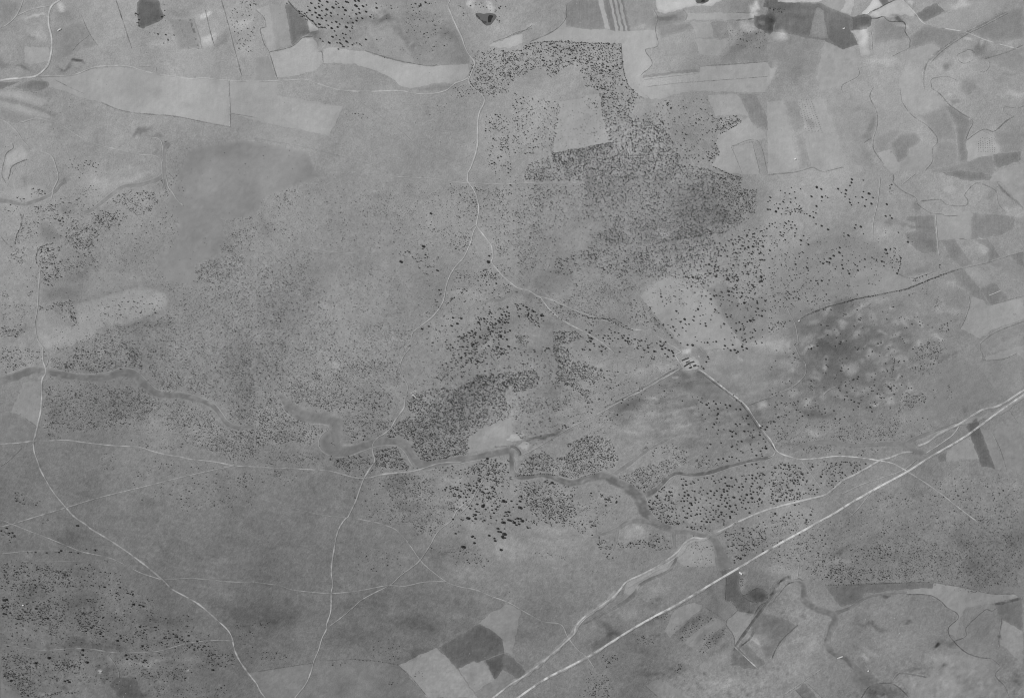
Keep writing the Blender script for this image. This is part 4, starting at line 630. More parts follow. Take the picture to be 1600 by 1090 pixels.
# groves: sheet outline, trees per square map unit, crown radius, individual sheets already measured are skipped
GROVES = [
 ('02: -60,310 20,300 110,260 250,248 340,240 430,262 662,265 664,330 690,510 650,540 560,560 450,520 380,370 240,470 150,400 0,480 -80,450', .075, .95),
 ('01: 1310,330 1420,290 1500,290 1550,320 1550,560 1400,590 1350,560 1290,480 1320,420', .08, .85),
 ('02: 300,280 480,250 520,400 420,420 330,380', .03, 1.4), ('02: 430,420 540,400 640,560 520,560', .03, 1.2),
 ('01: 1200,525 1290,490 1370,560 1300,600 1150,600', .05, .7),
 ('02: 530,570 680,560 760,600 720,700 750,760 600,850 560,690', .08, .95), ('02: 660,500 760,560 780,600 740,600', .09, 1.),
 ('02: 0,560 285,620 245,930 0,935', .035, .85), ('02: 290,640 440,600 520,640 600,850 250,925', .022, .55), ('02: 440,610 520,580 530,680 450,700', .03, .7),
 ('02: 275,640 295,640 255,930 238,930', .12, .8), ('02: 528,575 550,575 615,855 590,860', .12, .9), ('02: 245,935 612,862 620,885 400,940 250,960', .25, .9),
 ('02: 250,940 610,868 750,720 900,760 1000,900 1050,1000 1390,1085 1390,1095 50,1095 100,1000', .13, .9),
 ('02: 380,930 620,880 860,860 900,980 700,1090 380,1060', .08, .9),
 ('02: 900,610 1190,600 1200,700 1250,780 1250,870 1200,1000 1000,1000 980,850 760,720', .012, .95), ('02: 720,700 900,690 960,850 800,860', .06, .8),
 ('02: 1195,650 1240,715 1395,698 1390,740 1290,800 1240,800', .08, .9), ('02: 1150,700 1200,690 1190,760 1100,770', .03, 1.1), ('02: 1230,860 1265,925 1200,1005 1170,960', .12, 1.0), ('02: 1240,800 1310,785 1390,745 1395,720 1300,750', .12, .9),
 ('12: 0,60 380,60 420,300 300,350 0,330', .032, .75), ('12: 330,0 1390,12 1395,90 1490,100 1480,230 1430,290 1250,365 960,408 850,440 750,472 680,460 600,455 500,440 470,380 600,330 560,250 420,300 380,60', .075, .82),
 ('12: 1020,50 1390,15 1395,90 1490,100 1478,230 1425,285 1250,365 960,405 1000,250 1050,150', .09, .85),
 ('12: 480,400 600,320 620,260 850,280 960,320 1240,340 960,405 840,435 750,470 680,458 540,450', .09, .82),
 ('12: 950,385 1240,340 1300,355 1050,405 960,408', .25, .95),
 ('12: 1400,90 1492,102 1480,225 1440,230', .12, .65), ('12: 100,20 380,30 420,100 300,200 120,250', .05, .8), ('12: 400,30 560,40 720,90 700,180 560,170 430,100', .08, .85),
 ('12: 0,350 150,280 200,350 150,480 90,590 0,500', .08, .65), ('12: 430,450 850,445 1250,370 1260,500 1000,650 770,640 500,620', .055, .95), ('12: 740,470 1000,500 960,620 780,630', .06, .9),
 ('12: 1000,430 1300,380 1557,300 1557,700 1380,800 1330,700 1280,655 1180,700 1050,650', .022, 1.25), ('12: 1180,700 1557,720 1557,1000 1400,1050 1250,880 1100,860', .012, 1.35),
 ('12: 1100,590 1240,580 1180,700 1090,690', .05, .9), ('12: 250,500 430,470 550,600 350,640 240,620', .035, 1.0), ('12: 400,470 500,440 550,560 430,560', .05, 1.0),
 ('12: 380,650 780,640 800,740 600,780 500,880 280,830', .075, .65), ('12: 250,780 350,800 650,880 900,960 830,940 500,900 300,880', .06, .85), ('12: 530,870 620,900 700,930 600,900', .15, .9),
 ('12: 0,780 230,840 200,1000 0,900', .03, 1.25), ('12: 700,770 790,790 1000,1030 840,960 700,900', .04, .95), ('12: 820,790 1010,1035 990,1045 800,810', .06, 1.1),
 ('12: 245,960 380,960 430,1000 300,1050 320,1090 250,1090', .15, .95), ('12: 20,980 100,1000 90,1070 20,1030', .15, .9), ('12: 430,900 800,1000 960,1090 430,1090', .012, 1.3), ('12: 880,740 1100,790 1060,830 930,800', .06, .65),
 ('12: 700,1000 900,1000 950,1090 680,1090', .025, 1.3), ('12: 900,880 1080,870 1100,1000 980,1000', .01, 1.2), 
 ('11: 0,0 1200,60 1200,500 500,500 0,500', .010, .55), ('11: 100,100 280,100 260,220 120,200', .05, .65), ('11: 600,180 950,170 1000,260 600,280', .05, .55), ('11: 60,260 230,400 190,420 20,290', .05, .7), ('11: 520,270 560,260 550,450 510,460', .07, .6),
 ('11: 430,450 600,470 600,500 430,480', .04, .7), ('11: 860,440 1130,500 1080,620 860,500', .02, .95), ('11: 960,370 1040,440 1060,600 1000,560', .03, .9),
 ('11: 0,570 280,550 500,800 500,1090 0,1090', .065, .62), ('11: 500,560 940,580 960,900 480,850', .022, .55), ('11: 600,900 960,940 950,1090 500,1090', .09, .6), ('11: 180,460 350,460 330,600 180,600', .035, .65),
 ('11: 1150,60 1557,60 1557,560 1450,500 1350,300 1200,300', .03, .75), ('11: 1440,60 1557,150 1557,560 1480,500 1490,300 1430,200', .05, .75), ('11: 1430,90 1500,90 1500,230 1450,220', .06, .8), ('11: 1280,80 1345,80 1350,220 1300,200', .06, .8),
 ('11: 950,300 1340,320 1300,480 1180,480 1100,400', .03, .7), ('11: 1190,360 1310,350 1290,480 1190,490', .05, .8), ('11: 1190,580 1557,560 1557,680 1300,690 1190,660', .035, .85), ('11: 1360,580 1470,590 1480,690 1350,660', .05, .9),
 ('11: 1150,790 1280,700 1230,740 1150,810', .25, .85), ('11: 1150,700 1280,690 1270,710 1160,740', .06, .8), ('11: 960,850 1110,790 1120,830 1020,900', .06, .7), ('11: 1500,680 1557,690 1557,730 1500,720', .1, 1.1),
 ('11: 1340,880 1557,780 1557,1090 1150,1090 1180,1020 1300,950', .024, 1.4), ('11: 1370,950 1450,950 1440,1020 1360,1010', .05, 1.3), ('11: 1080,900 1130,900 1130,970 1080,960', .03, .8), ('11: 980,1020 1070,1030 1060,1070 1000,1060', .05, .9),
 ('10: 200,190 330,130 360,190 400,260 560,300 570,240 760,230 850,280 600,360 400,310 290,290', .05, .8), ('10: 210,190 310,165 320,240 220,230', .16, .75), ('10: 280,260 400,260 400,340 300,310', .16, .7),
 ('10: 750,110 990,100 960,150 880,220 860,280 780,240 690,190 680,160', .10, .75), ('10: 570,240 710,230 720,300 640,340 570,290', .12, .75), ('10: 400,320 620,320 600,420 560,510 480,470 410,430', .15, .75),
 ('10: 130,250 250,300 240,440 80,440', .05, .65), ('10: 130,245 150,245 150,290 125,360 110,430 90,430 110,350', .30, .75), ('10: 50,430 180,440 160,560 60,500', .12, .7), ('10: 220,440 340,440 370,560 250,580', .10, .85), ('10: 250,580 380,570 400,650 250,690', .10, .8),
 ('10: 340,500 600,480 600,580 400,600', .045, .75), ('10: 600,500 800,520 780,600 600,570', .035, .6), ('10: 1060,390 1130,390 1120,460 1040,440', .05, .85), ('10: 850,320 1050,200 1130,100 1200,140 1060,400 860,400', .02, .6),
 ('10: 1175,550 1380,500 1360,440 1480,480 1510,640 1400,670 1190,680', .15, .62), ('10: 1330,400 1557,260 1557,500 1400,480', .045, .7), ('10: 1340,290 1557,240 1557,280 1340,310', .06, .7), ('10: 1200,370 1340,360 1340,480 1250,480', .02, .8),
 ('10: 240,790 460,770 480,920 430,910 350,810 240,830', .18, .8), ('10: 0,700 60,740 55,775 0,775', .22, .75), ('10: 165,710 215,705 210,760 165,765', .22, .75), ('10: 0,960 160,905 150,950 0,1010', .18, .75), ('10: 0,780 220,780 200,900 0,940', .04, .65),
 ('10: 590,950 860,890 1000,850 1060,760 1557,680 1557,1085 320,1085', .060, .62), ('10: 600,980 820,960 800,1080 600,1085', .07, .7), ('10: 520,770 700,740 1000,740 1000,820 640,930 520,900', .016, .85), ('10: 710,800 750,800 750,880 720,880', .1, .8),
 ('10: 880,640 1000,670 1200,695 1557,650 1557,700 1060,760 1020,720', .06, .65), ('10: 185,75 280,80 270,150 190,140', .08, .75), ('10: 80,140 110,140 200,165 90,170', .08, .7), ('10: 350,160 440,90 560,60 640,120 600,160 520,230 380,200', .035, .6),
 ('10: 960,0 1100,0 1150,150 1000,160', .05, .7), ('10: 0,180 120,200 100,260 0,240', .02, .8), ('10: 1400,150 1500,140 1490,165 1400,165', .03, .7), ('10: 240,1000 330,1080 230,1040', .05, .9), ('10: 700,330 900,370 850,480 700,470', .01, .7),
 ('00: 1000,850 1400,900 1557,1000 1557,1090 1010,1090', .012, .6), ('00: 320,940 600,960 600,1060 380,1080', .02, .8), ('00: 820,20 850,0 860,170 820,160', .06, .9), ('00: 900,170 1060,150 1060,280 900,260', .015, .9), ('00: 1380,100 1557,0 1557,340 1440,330', .02, .8), ('00: 1420,0 1557,0 1557,80 1440,60', .04, .9), ('00: 980,10 1010,120 960,130', .06, .9),
 ('01: 180,0 480,0 560,250 660,310 560,300 480,280 420,200 330,120 240,40', .022, 1.25), ('01: 700,0 1120,0 1100,40 830,60 700,50', .02, 1.2), ('01: 640,60 840,110 700,130 560,180', .035, .9), ('01: 480,100 700,200 640,290 560,290', .03, 1.2), ('01: 340,180 400,180 410,260 370,250', .10, 1.0), ('01: 700,180 960,380 760,330', .015, .7), ('01: 890,20 1150,80 1230,260 1000,360 900,200', .02, .7), ('01: 1190,0 1557,0 1557,160 1480,150 1330,60 1240,160', .010, 1.0),
 ('01: 1370,680 1557,680 1557,1090 1400,1060', .028, .9), ('01: 1480,830 1540,830 1530,900 1480,890', .2, .8), ('01: 520,640 760,700 760,830 520,720', .012, .7), ('01: 960,620 1200,620 1100,720 1040,710', .012, .65), ('01: 0,880 330,900 340,1050 0,1090', .012, .7),
 ('02: 1250,180 1557,190 1557,300 1350,290', .02, .7), ('U: 820,150 1260,250 1120,340 820,300', .12, .9),
 ('20: 0,0 260,10 250,90 160,140 0,180', .07, .75), ('20: 300,50 360,90 480,80 450,165 360,120 300,110', .14, .85), ('20: 450,0 800,0 830,60 830,130 760,130 620,175 560,180 440,110', .085, .75), ('20: 780,0 860,0 830,140 790,130', .16, .8), ('20: 860,0 1557,0 1557,480 1480,475 1380,370 1320,330 1200,300 1000,270 950,270 870,160', .055, .65), ('20: 870,150 1250,200 1250,300 960,270', .07, .7), ('20: 1320,340 1450,460 1557,450 1557,380', .08, .75), ('20: 1450,80 1557,60 1557,200 1480,200', .08, .7),
 ('20: 265,230 600,230 620,290 800,240 930,310 1150,345 1280,400 1370,500 1400,520 1557,530 1557,700 1300,620 1200,500 900,480 500,540 260,510', .065, .68), ('20: 640,290 760,240 900,310 1000,340 960,400 800,450 640,440', .09, .65), ('20: 1000,400 1250,380 1350,520 1000,520', .12, .7), ('20: 270,450 330,450 330,510 250,500', .14, .8), ('20: 380,270 460,280 440,330 380,320', .12, .7),
 ('20: 1080,520 1557,540 1557,700 1400,680 1080,600', .06, .68), ('20: 370,600 560,610 480,650 370,630', .035, .75), ('20: 600,640 700,660 680,790 600,740', .03, .8), ('20: 740,560 1160,560 1100,650 980,650 750,590', .03, .7), ('20: 860,670 1080,690 1050,760 700,850 760,800 870,740', .025, .75), ('20: 1060,700 1557,760 1557,1000 1100,1000 900,900', .014, .75), ('20: 1420,760 1557,760 1557,860 1440,840', .04, .75),
 ('20: 80,880 250,920 180,1000 80,960', .04, .8), ('20: 840,930 960,940 940,990 850,980', .04, .75), ('20: 240,1030 330,1040 300,1080', .06, .8), ('20: 360,1040 500,1060 470,1090', .02, .9), ('20: 1400,490 1557,500 1557,560 1440,560', .1, .85), ('20: 960,255 1040,260 1040,285 960,280', .25, .7),
 ('21: 0,0 700,0 840,60 620,180 600,300 480,370 400,420 180,290 0,300', .055, .66), ('21: 210,220 400,220 410,340 350,380 270,350 210,280', .18, .6), ('21: 420,60 900,60 880,230 480,250', .075, .62), ('21: 340,240 500,260 700,260 850,260 820,440 720,440 560,400 400,400', .06, .8), ('21: 380,350 480,390 470,410 370,390', .12, 1.0), ('21: 340,150 400,180 390,210 330,200', .15, .8),
 ('21: 0,320 60,300 170,310 200,370 290,440 440,485 380,560 340,620 0,580', .08, .75), ('21: 0,540 60,570 20,620 0,620', .14, .85), ('21: 60,330 160,330 130,400 20,470', .07, .7), ('21: 210,400 300,440 430,490 350,480', .15, .85), ('21: 60,650 380,640 400,740 60,720', .05, .75), ('21: 100,740 200,750 160,820 90,800', .05, .7), ('21: 420,690 500,670 700,640 712,740 580,780 430,740', .11, .85),
 ('21: 500,420 720,400 720,440 850,450 720,540 660,560 560,590 530,500', .06, .8), ('21: 720,450 870,450 820,510 770,535 720,510', .17, .85), ('21: 530,580 600,585 600,610 540,600', .25, .85), ('21: 580,530 640,535 640,565 590,555', .2, .85),
 ('21: 800,550 900,440 960,420 930,330 1100,270 1250,230 1400,200 1557,150 1557,430 1440,480 1330,530 1290,620 1180,670 1010,697 985,640 940,590 880,565', .15, .95), ('21: 960,420 1120,400 1140,560 1260,600 1160,670 1010,695 980,600 890,560 900,450', .10, 1.1), ('21: 1240,230 1557,150 1557,250 1440,220 1250,250', .15, 1.0),
 ('21: 720,620 860,610 900,640 925,700 940,765 840,770 720,790', .17, .95), ('21: 770,790 1000,780 1090,800 1100,950 880,960 820,880', .11, .72), ('21: 860,960 1150,1000 1150,1090 870,1090', .07, .65), ('21: 800,900 900,960 860,1090 780,1090', .03, .7),
 ('21: 1040,720 1350,690 1557,670 1557,880 1500,860 1400,830 1340,780 1100,760', .055, 1.05), ('21: 1350,700 1480,680 1480,820 1380,830 1340,780', .08, 1.3), ('21: 1500,670 1557,665 1557,720', .12, 1.0), ('21: 1130,840 1340,820 1557,900 1557,1030 1250,1000', .045, 1.3), ('21: 1140,920 1240,930 1200,1040 1150,1000', .09, .7), ('21: 1230,960 1557,960 1557,1020 1250,1020', .05, 1.3),
 ('21: 1100,100 1240,120 1200,220 1080,220', .04, .9), ('21: 1180,10 1557,0 1557,90 1200,140', .035, 1.15), ('21: 950,180 1100,190 1080,260 940,240', .05, .75), ('21: 850,120 900,140 880,190 850,180', .1, .8), ('21: 0,760 250,760 180,860 0,860', .02, .7),
 ('22: 0,160 80,150 140,145 165,200 140,240 60,280 0,280', .24, 1.0), ('22: 245,0 320,0 370,60 420,100 550,140 560,200 500,240 400,180 380,240 270,215 280,130', .13, .95), ('22: 280,60 400,90 390,200 280,200', .1, .9), ('22: 280,180 380,200 440,270 495,345 470,350 400,270 330,240', .22, .9), ('22: 400,250 520,260 520,320 450,330', .06, .8), ('22: 480,120 560,140 560,200 500,180', .1, 1.0), ('22: 430,105 550,140 540,155 430,125', .2, 1.0),
 ('22: 0,320 170,330 180,390 60,430 0,440', .13, .75), ('22: 180,330 350,290 370,330 280,400 190,400', .05, .85), ('22: 215,130 270,120 260,220 220,210', .08, .9), ('22: 370,450 500,430 450,500 380,490', .02, 1.1), ('22: 580,420 660,430 650,470 590,460', .06, .8), ('22: 300,480 350,480 340,510 300,505', .2, .9),
 ('22: 0,0 240,0 230,60 0,80', .02, 1.1), ('22: 380,0 880,0 880,40 620,20 450,60', .018, 1.25), ('22: 780,55 890,55 880,100 780,90', .06, 1.2), ('22: 890,20 1000,20 980,80 910,60', .025, 1.2), ('22: 740,30 830,0 800,40', .08, 1.1),
 ('22: 455,540 600,560 650,690 640,725 500,775 380,800 250,785 20,780 60,700 180,635 250,690 320,680 400,580', .15, .95), ('22: 300,670 500,650 480,740 320,750', .06, 1.2), ('22: 320,600 460,545 400,600 330,620', .15, 1.0), ('22: 560,620 650,680 640,720 570,680', .10, 1.1),
 ('22: 640,795 780,740 920,700 1040,680 1090,720 1000,740 940,810 850,890 790,890 700,840', .16, .78), ('22: 900,590 1030,590 1100,700 980,690 900,640', .06, .9), ('22: 1120,660 1300,660 1300,740 1100,750', .05, .9), ('22: 1220,590 1557,600 1557,660 1300,700', .03, .9), ('22: 780,600 900,590 870,660 780,660', .05, .8), ('22: 800,650 900,640 860,700', .03, 1.0), ('22: 820,420 1000,430 980,470 840,460', .02, .8), ('22: 1180,500 1350,500 1350,540 1180,530', .03, .9), ('22: 1400,500 1557,500 1557,560 1420,560', .03, 1.0),
 ('22: 0,830 180,815 320,860 400,890 380,960 420,1000 350,1070 300,1090 200,1060 30,960', .09, 1.0), ('22: 30,920 330,910 340,1050 220,1060 120,1010', .10, .9), ('22: 420,880 640,880 620,910 460,930', .04, 1.0), ('22: 540,900 660,910 640,970 550,960', .09, 1.15), ('22: 350,920 560,940 640,1040 400,1080', .025, .8), ('22: 0,1040 90,1050 190,1070 120,1090 0,1090', .10, 1.0), ('22: 180,805 260,820 240,850 190,840', .10, 1.2),
 ('22: 810,940 900,900 1000,850 1010,1090 880,1090 810,1010', .05, 1.15), ('22: 820,1000 900,980 1000,1090 900,1090', .07, 1.0), ('22: 1480,720 1557,700 1557,990 1480,1040', .035, 1.3), ('22: 1000,1060 1350,1060 1320,1090 1000,1090', .06, 1.0), ('22: 880,850 940,850 900,930 870,920', .10, 1.1), ('22: 1480,1060 1557,1020 1557,1090 1430,1090', .05, 1.0),
 ('23: 0,700 180,700 230,770 330,870 250,910 0,980', .045, 1.25), ('23: 220,700 640,690 640,700 450,830 390,860 260,770', .035, 1.1), ('23: 0,1000 300,950 350,960 250,1060 0,1090', .018, 1.2), ('23: 180,600 350,580 420,640 560,670 400,665 200,680', .045, .85), ('23: 270,590 380,590 360,650 280,640', .06, .9), ('23: 520,610 700,620 640,670 540,660', .07, .8),
 ('23: 380,480 640,480 800,500 760,580 600,590 420,580', .045, .8), ('23: 390,500 520,530 500,590 400,580', .05, .9), ('23: 640,400 800,440 820,490 720,560 650,500', .035, .85), ('23: 800,260 970,270 970,350 850,400 780,440 780,380', .09, .8), ('23: 850,40 900,30 1000,20 1060,80 980,130 1060,190 940,210 850,150', .05, .85), ('23: 980,0 1030,0 1060,60 990,50', .08, .9), ('23: 1090,225 1150,225 1110,350 1050,340', .06, .75), ('23: 990,260 1040,260 1030,340 1000,330', .05, .75),
 ('23: 20,480 180,560 160,600 40,580', .05, .8), ('23: 220,470 340,480 340,500 220,500', .04, .8), ('23: 0,0 150,0 160,100 100,150 0,80', .01, 1.0), ('23: 230,200 310,200 310,280 240,280', .06, .85), ('23: 490,220 620,270 600,310 500,270', .08, .9), ('23: 690,220 780,230 770,280 700,280', .05, 1.1), ('23: 60,200 160,200 150,250 80,240', .04, 1.2), ('23: 60,330 330,330 300,380 50,370', .03, .9), ('23: 700,340 760,350 760,390 710,380', .06, 1.0), ('23: 120,80 180,80 180,140 110,130', .03, .9), ('23: 0,320 500,380 480,470 0,470', .008, 1.1), ('23: 350,150 800,250 780,380 500,400', .008, 1.1),
 ('23: 740,60 775,60 775,110 755,190 740,190 760,110', .12, .9), ('23: 1150,880 1230,920 1260,950 1150,960', .08, 1.05), ('23: 1200,1000 1340,1000 1340,1090 1180,1060', .05, 1.0), ('23: 1040,700 1200,700 1200,780 1050,770', .012, .7), ('23: 950,800 1557,800 1557,1090 1340,1090 1130,950', .014, .85), ('23: 1290,940 1360,940 1350,1010 1290,1000', .05, .85), ('23: 640,880 800,900 780,960 640,980', .06, .75), ('23: 880,970 1100,1010 1000,1090 880,1060', .014, .7),
 ('13: 850,880 940,870 980,930 1120,880 1090,1040 1040,1060 1000,1090 900,1090 880,1040 1000,1030 1020,960', .035, .85), ('13: 900,1020 1040,980 1020,1090 900,1090', .05, .9), ('13: 970,750 1090,760 1080,790 1050,860 1000,860', .04, .7), ('13: 1120,840 1180,850 1160,870 1120,860', .05, .7), ('13: 620,880 650,880 650,930 620,930', .05, .7), ('13: 840,730 960,700 900,760 840,760', .04, .85), ('13: 1010,650 1070,640 1050,700', .06, .7), ('13: 1020,540 1060,540 1060,640 1000,630', .03, .9), ('13: 820,630 960,620 1000,640 900,680 820,670', .08, .95),
 ('13: 0,130 120,150 220,200 250,270 60,270 0,200', .035, 1.2), ('13: 0,280 180,280 190,400 100,430 0,470', .018, 1.1), ('13: 0,480 120,480 280,560 380,760 300,800 130,800 0,900', .012, 1.0), ('13: 230,760 400,760 400,800 250,800', .04, .85), ('13: 0,910 110,900 90,950 0,990', .10, 1.0), ('13: 470,660 500,660 500,720 470,720', .08, .8), ('13: 20,850 120,850 100,900 30,890', .03, 1.1), ('13: 0,600 60,610 50,660 0,660', .04, 1.0), ('13: 0,700 200,730 180,830 0,810', .02, 1.0), ('13: 700,340 740,350 730,390 700,390', .03, .8), ('13: 820,360 880,370 880,440 820,430', .04, .8), ('13: 690,460 780,450 800,560 760,610 700,560', .03, .9), ('13: 730,60 770,70 760,130 730,120', .05, .8), ('13: 410,940 490,1000 440,1060 300,1060', .008, 1.0), ('13: 480,760 640,790 600,830 490,800', .02, .8),
 ('12: 880,650 1100,600 1200,700 1300,900 1420,1040 1150,1060 900,800', .005, 1.25), ('22: 1060,300 1380,340 1557,560 1557,620 1180,560', .009, 1.15), ('23: 0,250 200,260 250,470 0,500', .008, 1.1),
 ('30: 0,240 650,280 900,500 1300,700 1400,900 800,1000 0,1060', .022, .75), ('33: 0,0 1557,0 1557,450 340,390 0,300', .026, .62),
 ('22: 0,0 1100,0 1000,350 600,520 0,650', .016, .62), ('21: 1100,0 1557,0 1557,150 1100,250', .012, 1.0), ('22: 0,0 400,0 900,300 500,500 0,640', .010, .95), ('21: 560,740 1557,700 1557,1090 700,1090', .016, .75), ('11: 1100,700 1557,560 1557,1090 1000,1090', .010, 1.0), ('G: 350,400 450,400 450,690 350,690', .045, .6), ('G: 370,640 440,640 440,720 370,720', .03, .65), ('23: 0,450 900,420 1100,500 600,640 0,640', .018, .75), ('23: 950,800 1557,780 1557,1090 400,1090', .016, .75), ('13: 0,380 700,380 700,760 0,900', .010, .8), ('21: 0,0 1557,0 1557,300 800,560 0,700', .020, .56), ('11: 0,150 1557,60 1557,700 1100,1000 0,1090', .016, .52), ('20: 250,0 1557,0 1557,720 900,560 250,520', .028, .55), ('10: 300,560 1557,200 1557,1090 300,1090', .018, .52), ('12: 0,0 1557,300 1557,700 0,1000', .024, .62), ('21: 0,650 800,640 1300,1000 700,1090 500,780 0,800', .012, .6), ('10: 0,150 1000,100 900,400 400,650 0,700', .010, .6),
 ('30: 0,60 130,60 100,150 0,170', 0.027, 1.06), ('30: 80,180 600,180 600,220 100,220', 0.019, 1.06), ('30: 0,260 60,260 60,420 0,440', 0.076, 1.01), ('30: 70,270 300,280 440,330 440,420 330,470 60,440', 0.059, 0.95), ('30: 310,290 380,300 440,340 420,400 320,370', 0.130, 1.01), ('30: 0,460 70,480 60,580 0,600', 0.130, 1.23), ('30: 60,480 300,470 420,540 400,640 100,660 60,590', 0.049, 1.01), ('30: 200,500 300,520 280,640 200,600', 0.054, 0.95), ('30: 470,560 600,570 600,640 520,700 450,690', 0.108, 1.01), ('30: 470,630 560,620 560,700 460,690', 0.065, 1.23), ('30: 270,620 400,640 380,740 290,720', 0.097, 0.76), ('30: 30,590 160,620 140,670 60,630', 0.065, 0.78), ('30: 440,260 580,270 560,330 440,320', 0.033, 0.95), ('30: 540,120 610,130 600,150', 0.033, 1.01),
 ('30: 600,380 700,400 640,440', 0.043, 1.23), ('30: 680,440 830,420 820,480 690,480', 0.049, 1.18), ('30: 500,480 660,480 640,620 540,560', 0.022, 1.06), ('30: 650,560 780,580 760,640 660,620', 0.049, 1.01), ('30: 780,480 930,480 880,580 790,570', 0.022, 1.34), ('30: 560,640 700,650 700,720 560,710', 0.054, 1.12), ('30: 680,700 840,700 820,760 690,760', 0.049, 1.12), ('30: 800,640 900,660 890,720 810,700', 0.043, 1.12), ('30: 840,760 920,760 910,820 840,810', 0.086, 1.12), ('30: 960,700 1120,690 1110,760 960,780', 0.033, 1.23), ('30: 740,800 900,820 880,870 760,870', 0.038, 1.12), ('30: 1110,740 1270,740 1260,830 1120,820', 0.054, 1.12), ('30: 1260,800 1440,800 1440,900 1250,900', 0.043, 1.01), ('30: 560,400 760,380 740,500 580,470', 0.013, 1.23),
 ('30: 0,800 170,830 240,870 220,960 100,1000 0,960', 0.081, 0.95), ('30: 0,930 130,930 210,1000 220,1085 140,1085 60,1030', 0.130, 0.95), ('30: 300,860 490,870 480,920 310,940', 0.141, 1.01), ('30: 210,1050 520,1040 520,1060 400,1080 220,1090', 0.173, 0.95), ('30: 480,810 520,880 470,890', 0.086, 1.12), ('30: 300,970 440,960 430,1000 300,1000', 0.043, 1.06), ('30: 340,810 460,850 440,900', 0.043, 1.01),
 ('30: 830,900 1000,900 1160,930 1150,990 900,1000', 0.065, 0.84), ('30: 900,1000 1400,1010 1400,1090 920,1090', 0.027, 0.76), ('30: 1150,950 1280,960 1280,1050 1160,1030', 0.022, 0.73), ('30: 1400,620 1557,600 1557,930 1480,880', 0.027, 0.73), ('30: 880,380 900,420 870,430', 0.054, 0.90),
 ('31: 0,600 90,620 80,660 0,650', .06, .8), ('31: 0,770 100,790 220,800 200,860 0,890', .05, .75), ('31: 680,720 880,720 880,880 700,850', .015, .9), ('31: 780,970 860,970 860,1010 780,1000', .08, .95), ('31: 560,820 620,810 600,840', .06, .8), ('31: 440,850 560,850 540,900 460,920', .03, .8), ('31: 960,930 1040,930 1040,1010 960,1000', .015, .75),
 ('31: 860,0 1150,0 1090,110 1020,100 950,60', .09, .75), ('31: 1060,130 1280,160 1430,250 1420,320 1240,290 1100,200', .035, .75), ('31: 1180,20 1250,40 1220,90 1160,80', .03, .8), ('31: 560,180 900,180 900,330 600,330', .01, .8), ('31: 1440,420 1557,430 1557,490 1460,480', .04, .6),
 ('32: 0,0 200,0 180,50 60,40 0,60', .07, 1.1), ('32: 200,0 560,0 560,40 420,110 370,70 220,30', .035, .95), ('32: 460,120 500,110 640,125 700,95 820,110 830,85 930,95 960,110 970,180 880,240 820,200 640,180 600,200 520,190', .055, 1.0), ('32: 510,130 600,120 600,200 520,200', .06, 1.05), ('32: 130,210 250,200 350,230 340,280 240,260 130,245', .05, .75), ('32: 420,280 520,290 500,330 400,320', .04, .65), ('32: 560,190 660,240 620,270 550,260', .015, .9), ('32: 700,230 820,270 790,300 700,270', .03, .8),
 ('32: 890,0 1360,0 1260,60 1200,75 1000,50 900,20', .07, 1.15), ('32: 1290,80 1400,40 1557,20 1557,190 1440,245 1340,270 1310,200', .055, 1.05), ('32: 1030,90 1150,90 1100,110 1030,120', .03, .9), ('32: 1060,150 1220,140 1240,280 1180,290 1060,285 1110,250', .03, .85), ('32: 1060,260 1150,265 1150,290 1050,285', .08, 1.0), ('32: 1385,360 1405,360 1405,420 1385,420', .25, .9),
 ('32: 700,690 900,700 890,775 810,775 720,720', .07, .7), ('32: 760,690 810,700 800,730 770,720', .1, 1.1), ('32: 470,960 560,930 610,940 600,1090 400,1090', .06, .9), ('32: 540,820 640,800 620,920 570,930', .05, .85), ('32: 660,800 700,830 690,850 650,850', .02, .9), ('32: 480,870 520,880 500,950 460,930', .05, .8),
 ('32: 985,690 1040,640 1160,560 1235,590 1180,650 1060,740', .05, .85), ('32: 1110,810 1180,740 1290,640 1330,680 1250,760 1170,840', .06, .85), ('32: 850,600 990,560 960,620 900,640', .05, .8), ('32: 840,480 920,480 900,520 840,530', .05, .7), ('32: 960,880 1060,860 1060,960 980,1000', .04, .8),
 ('33: 0,0 340,0 0,190', .035, 1.0), ('33: 10,210 350,20 400,80 280,200 200,270 0,270', .022, 1.0), ('33: 230,210 400,190 480,250 470,390 340,380 300,320 230,280', .045, 1.0), ('33: 110,280 340,270 300,370 210,340', .02, 1.0), ('33: 380,280 780,300 740,390 400,395', .06, 1.0), ('33: 480,150 800,150 820,300 500,280', .022, .95),
 ('33: 600,170 900,100 1100,160 1300,50 1557,100 1557,450 1370,452 1200,418 1010,385 780,385 760,280', .050, .8), ('33: 760,200 1100,170 1100,330 780,370', .035, .85), ('33: 640,60 900,30 940,140 680,140', .012, 1.0), ('33: 900,0 1557,0 1557,60 1300,50 1100,120', .02, .8), ('33: 660,290 900,290 880,390 680,390', .03, .95), ('33: 1120,180 1300,200 1300,380 1140,360', .02, .8),
]
 
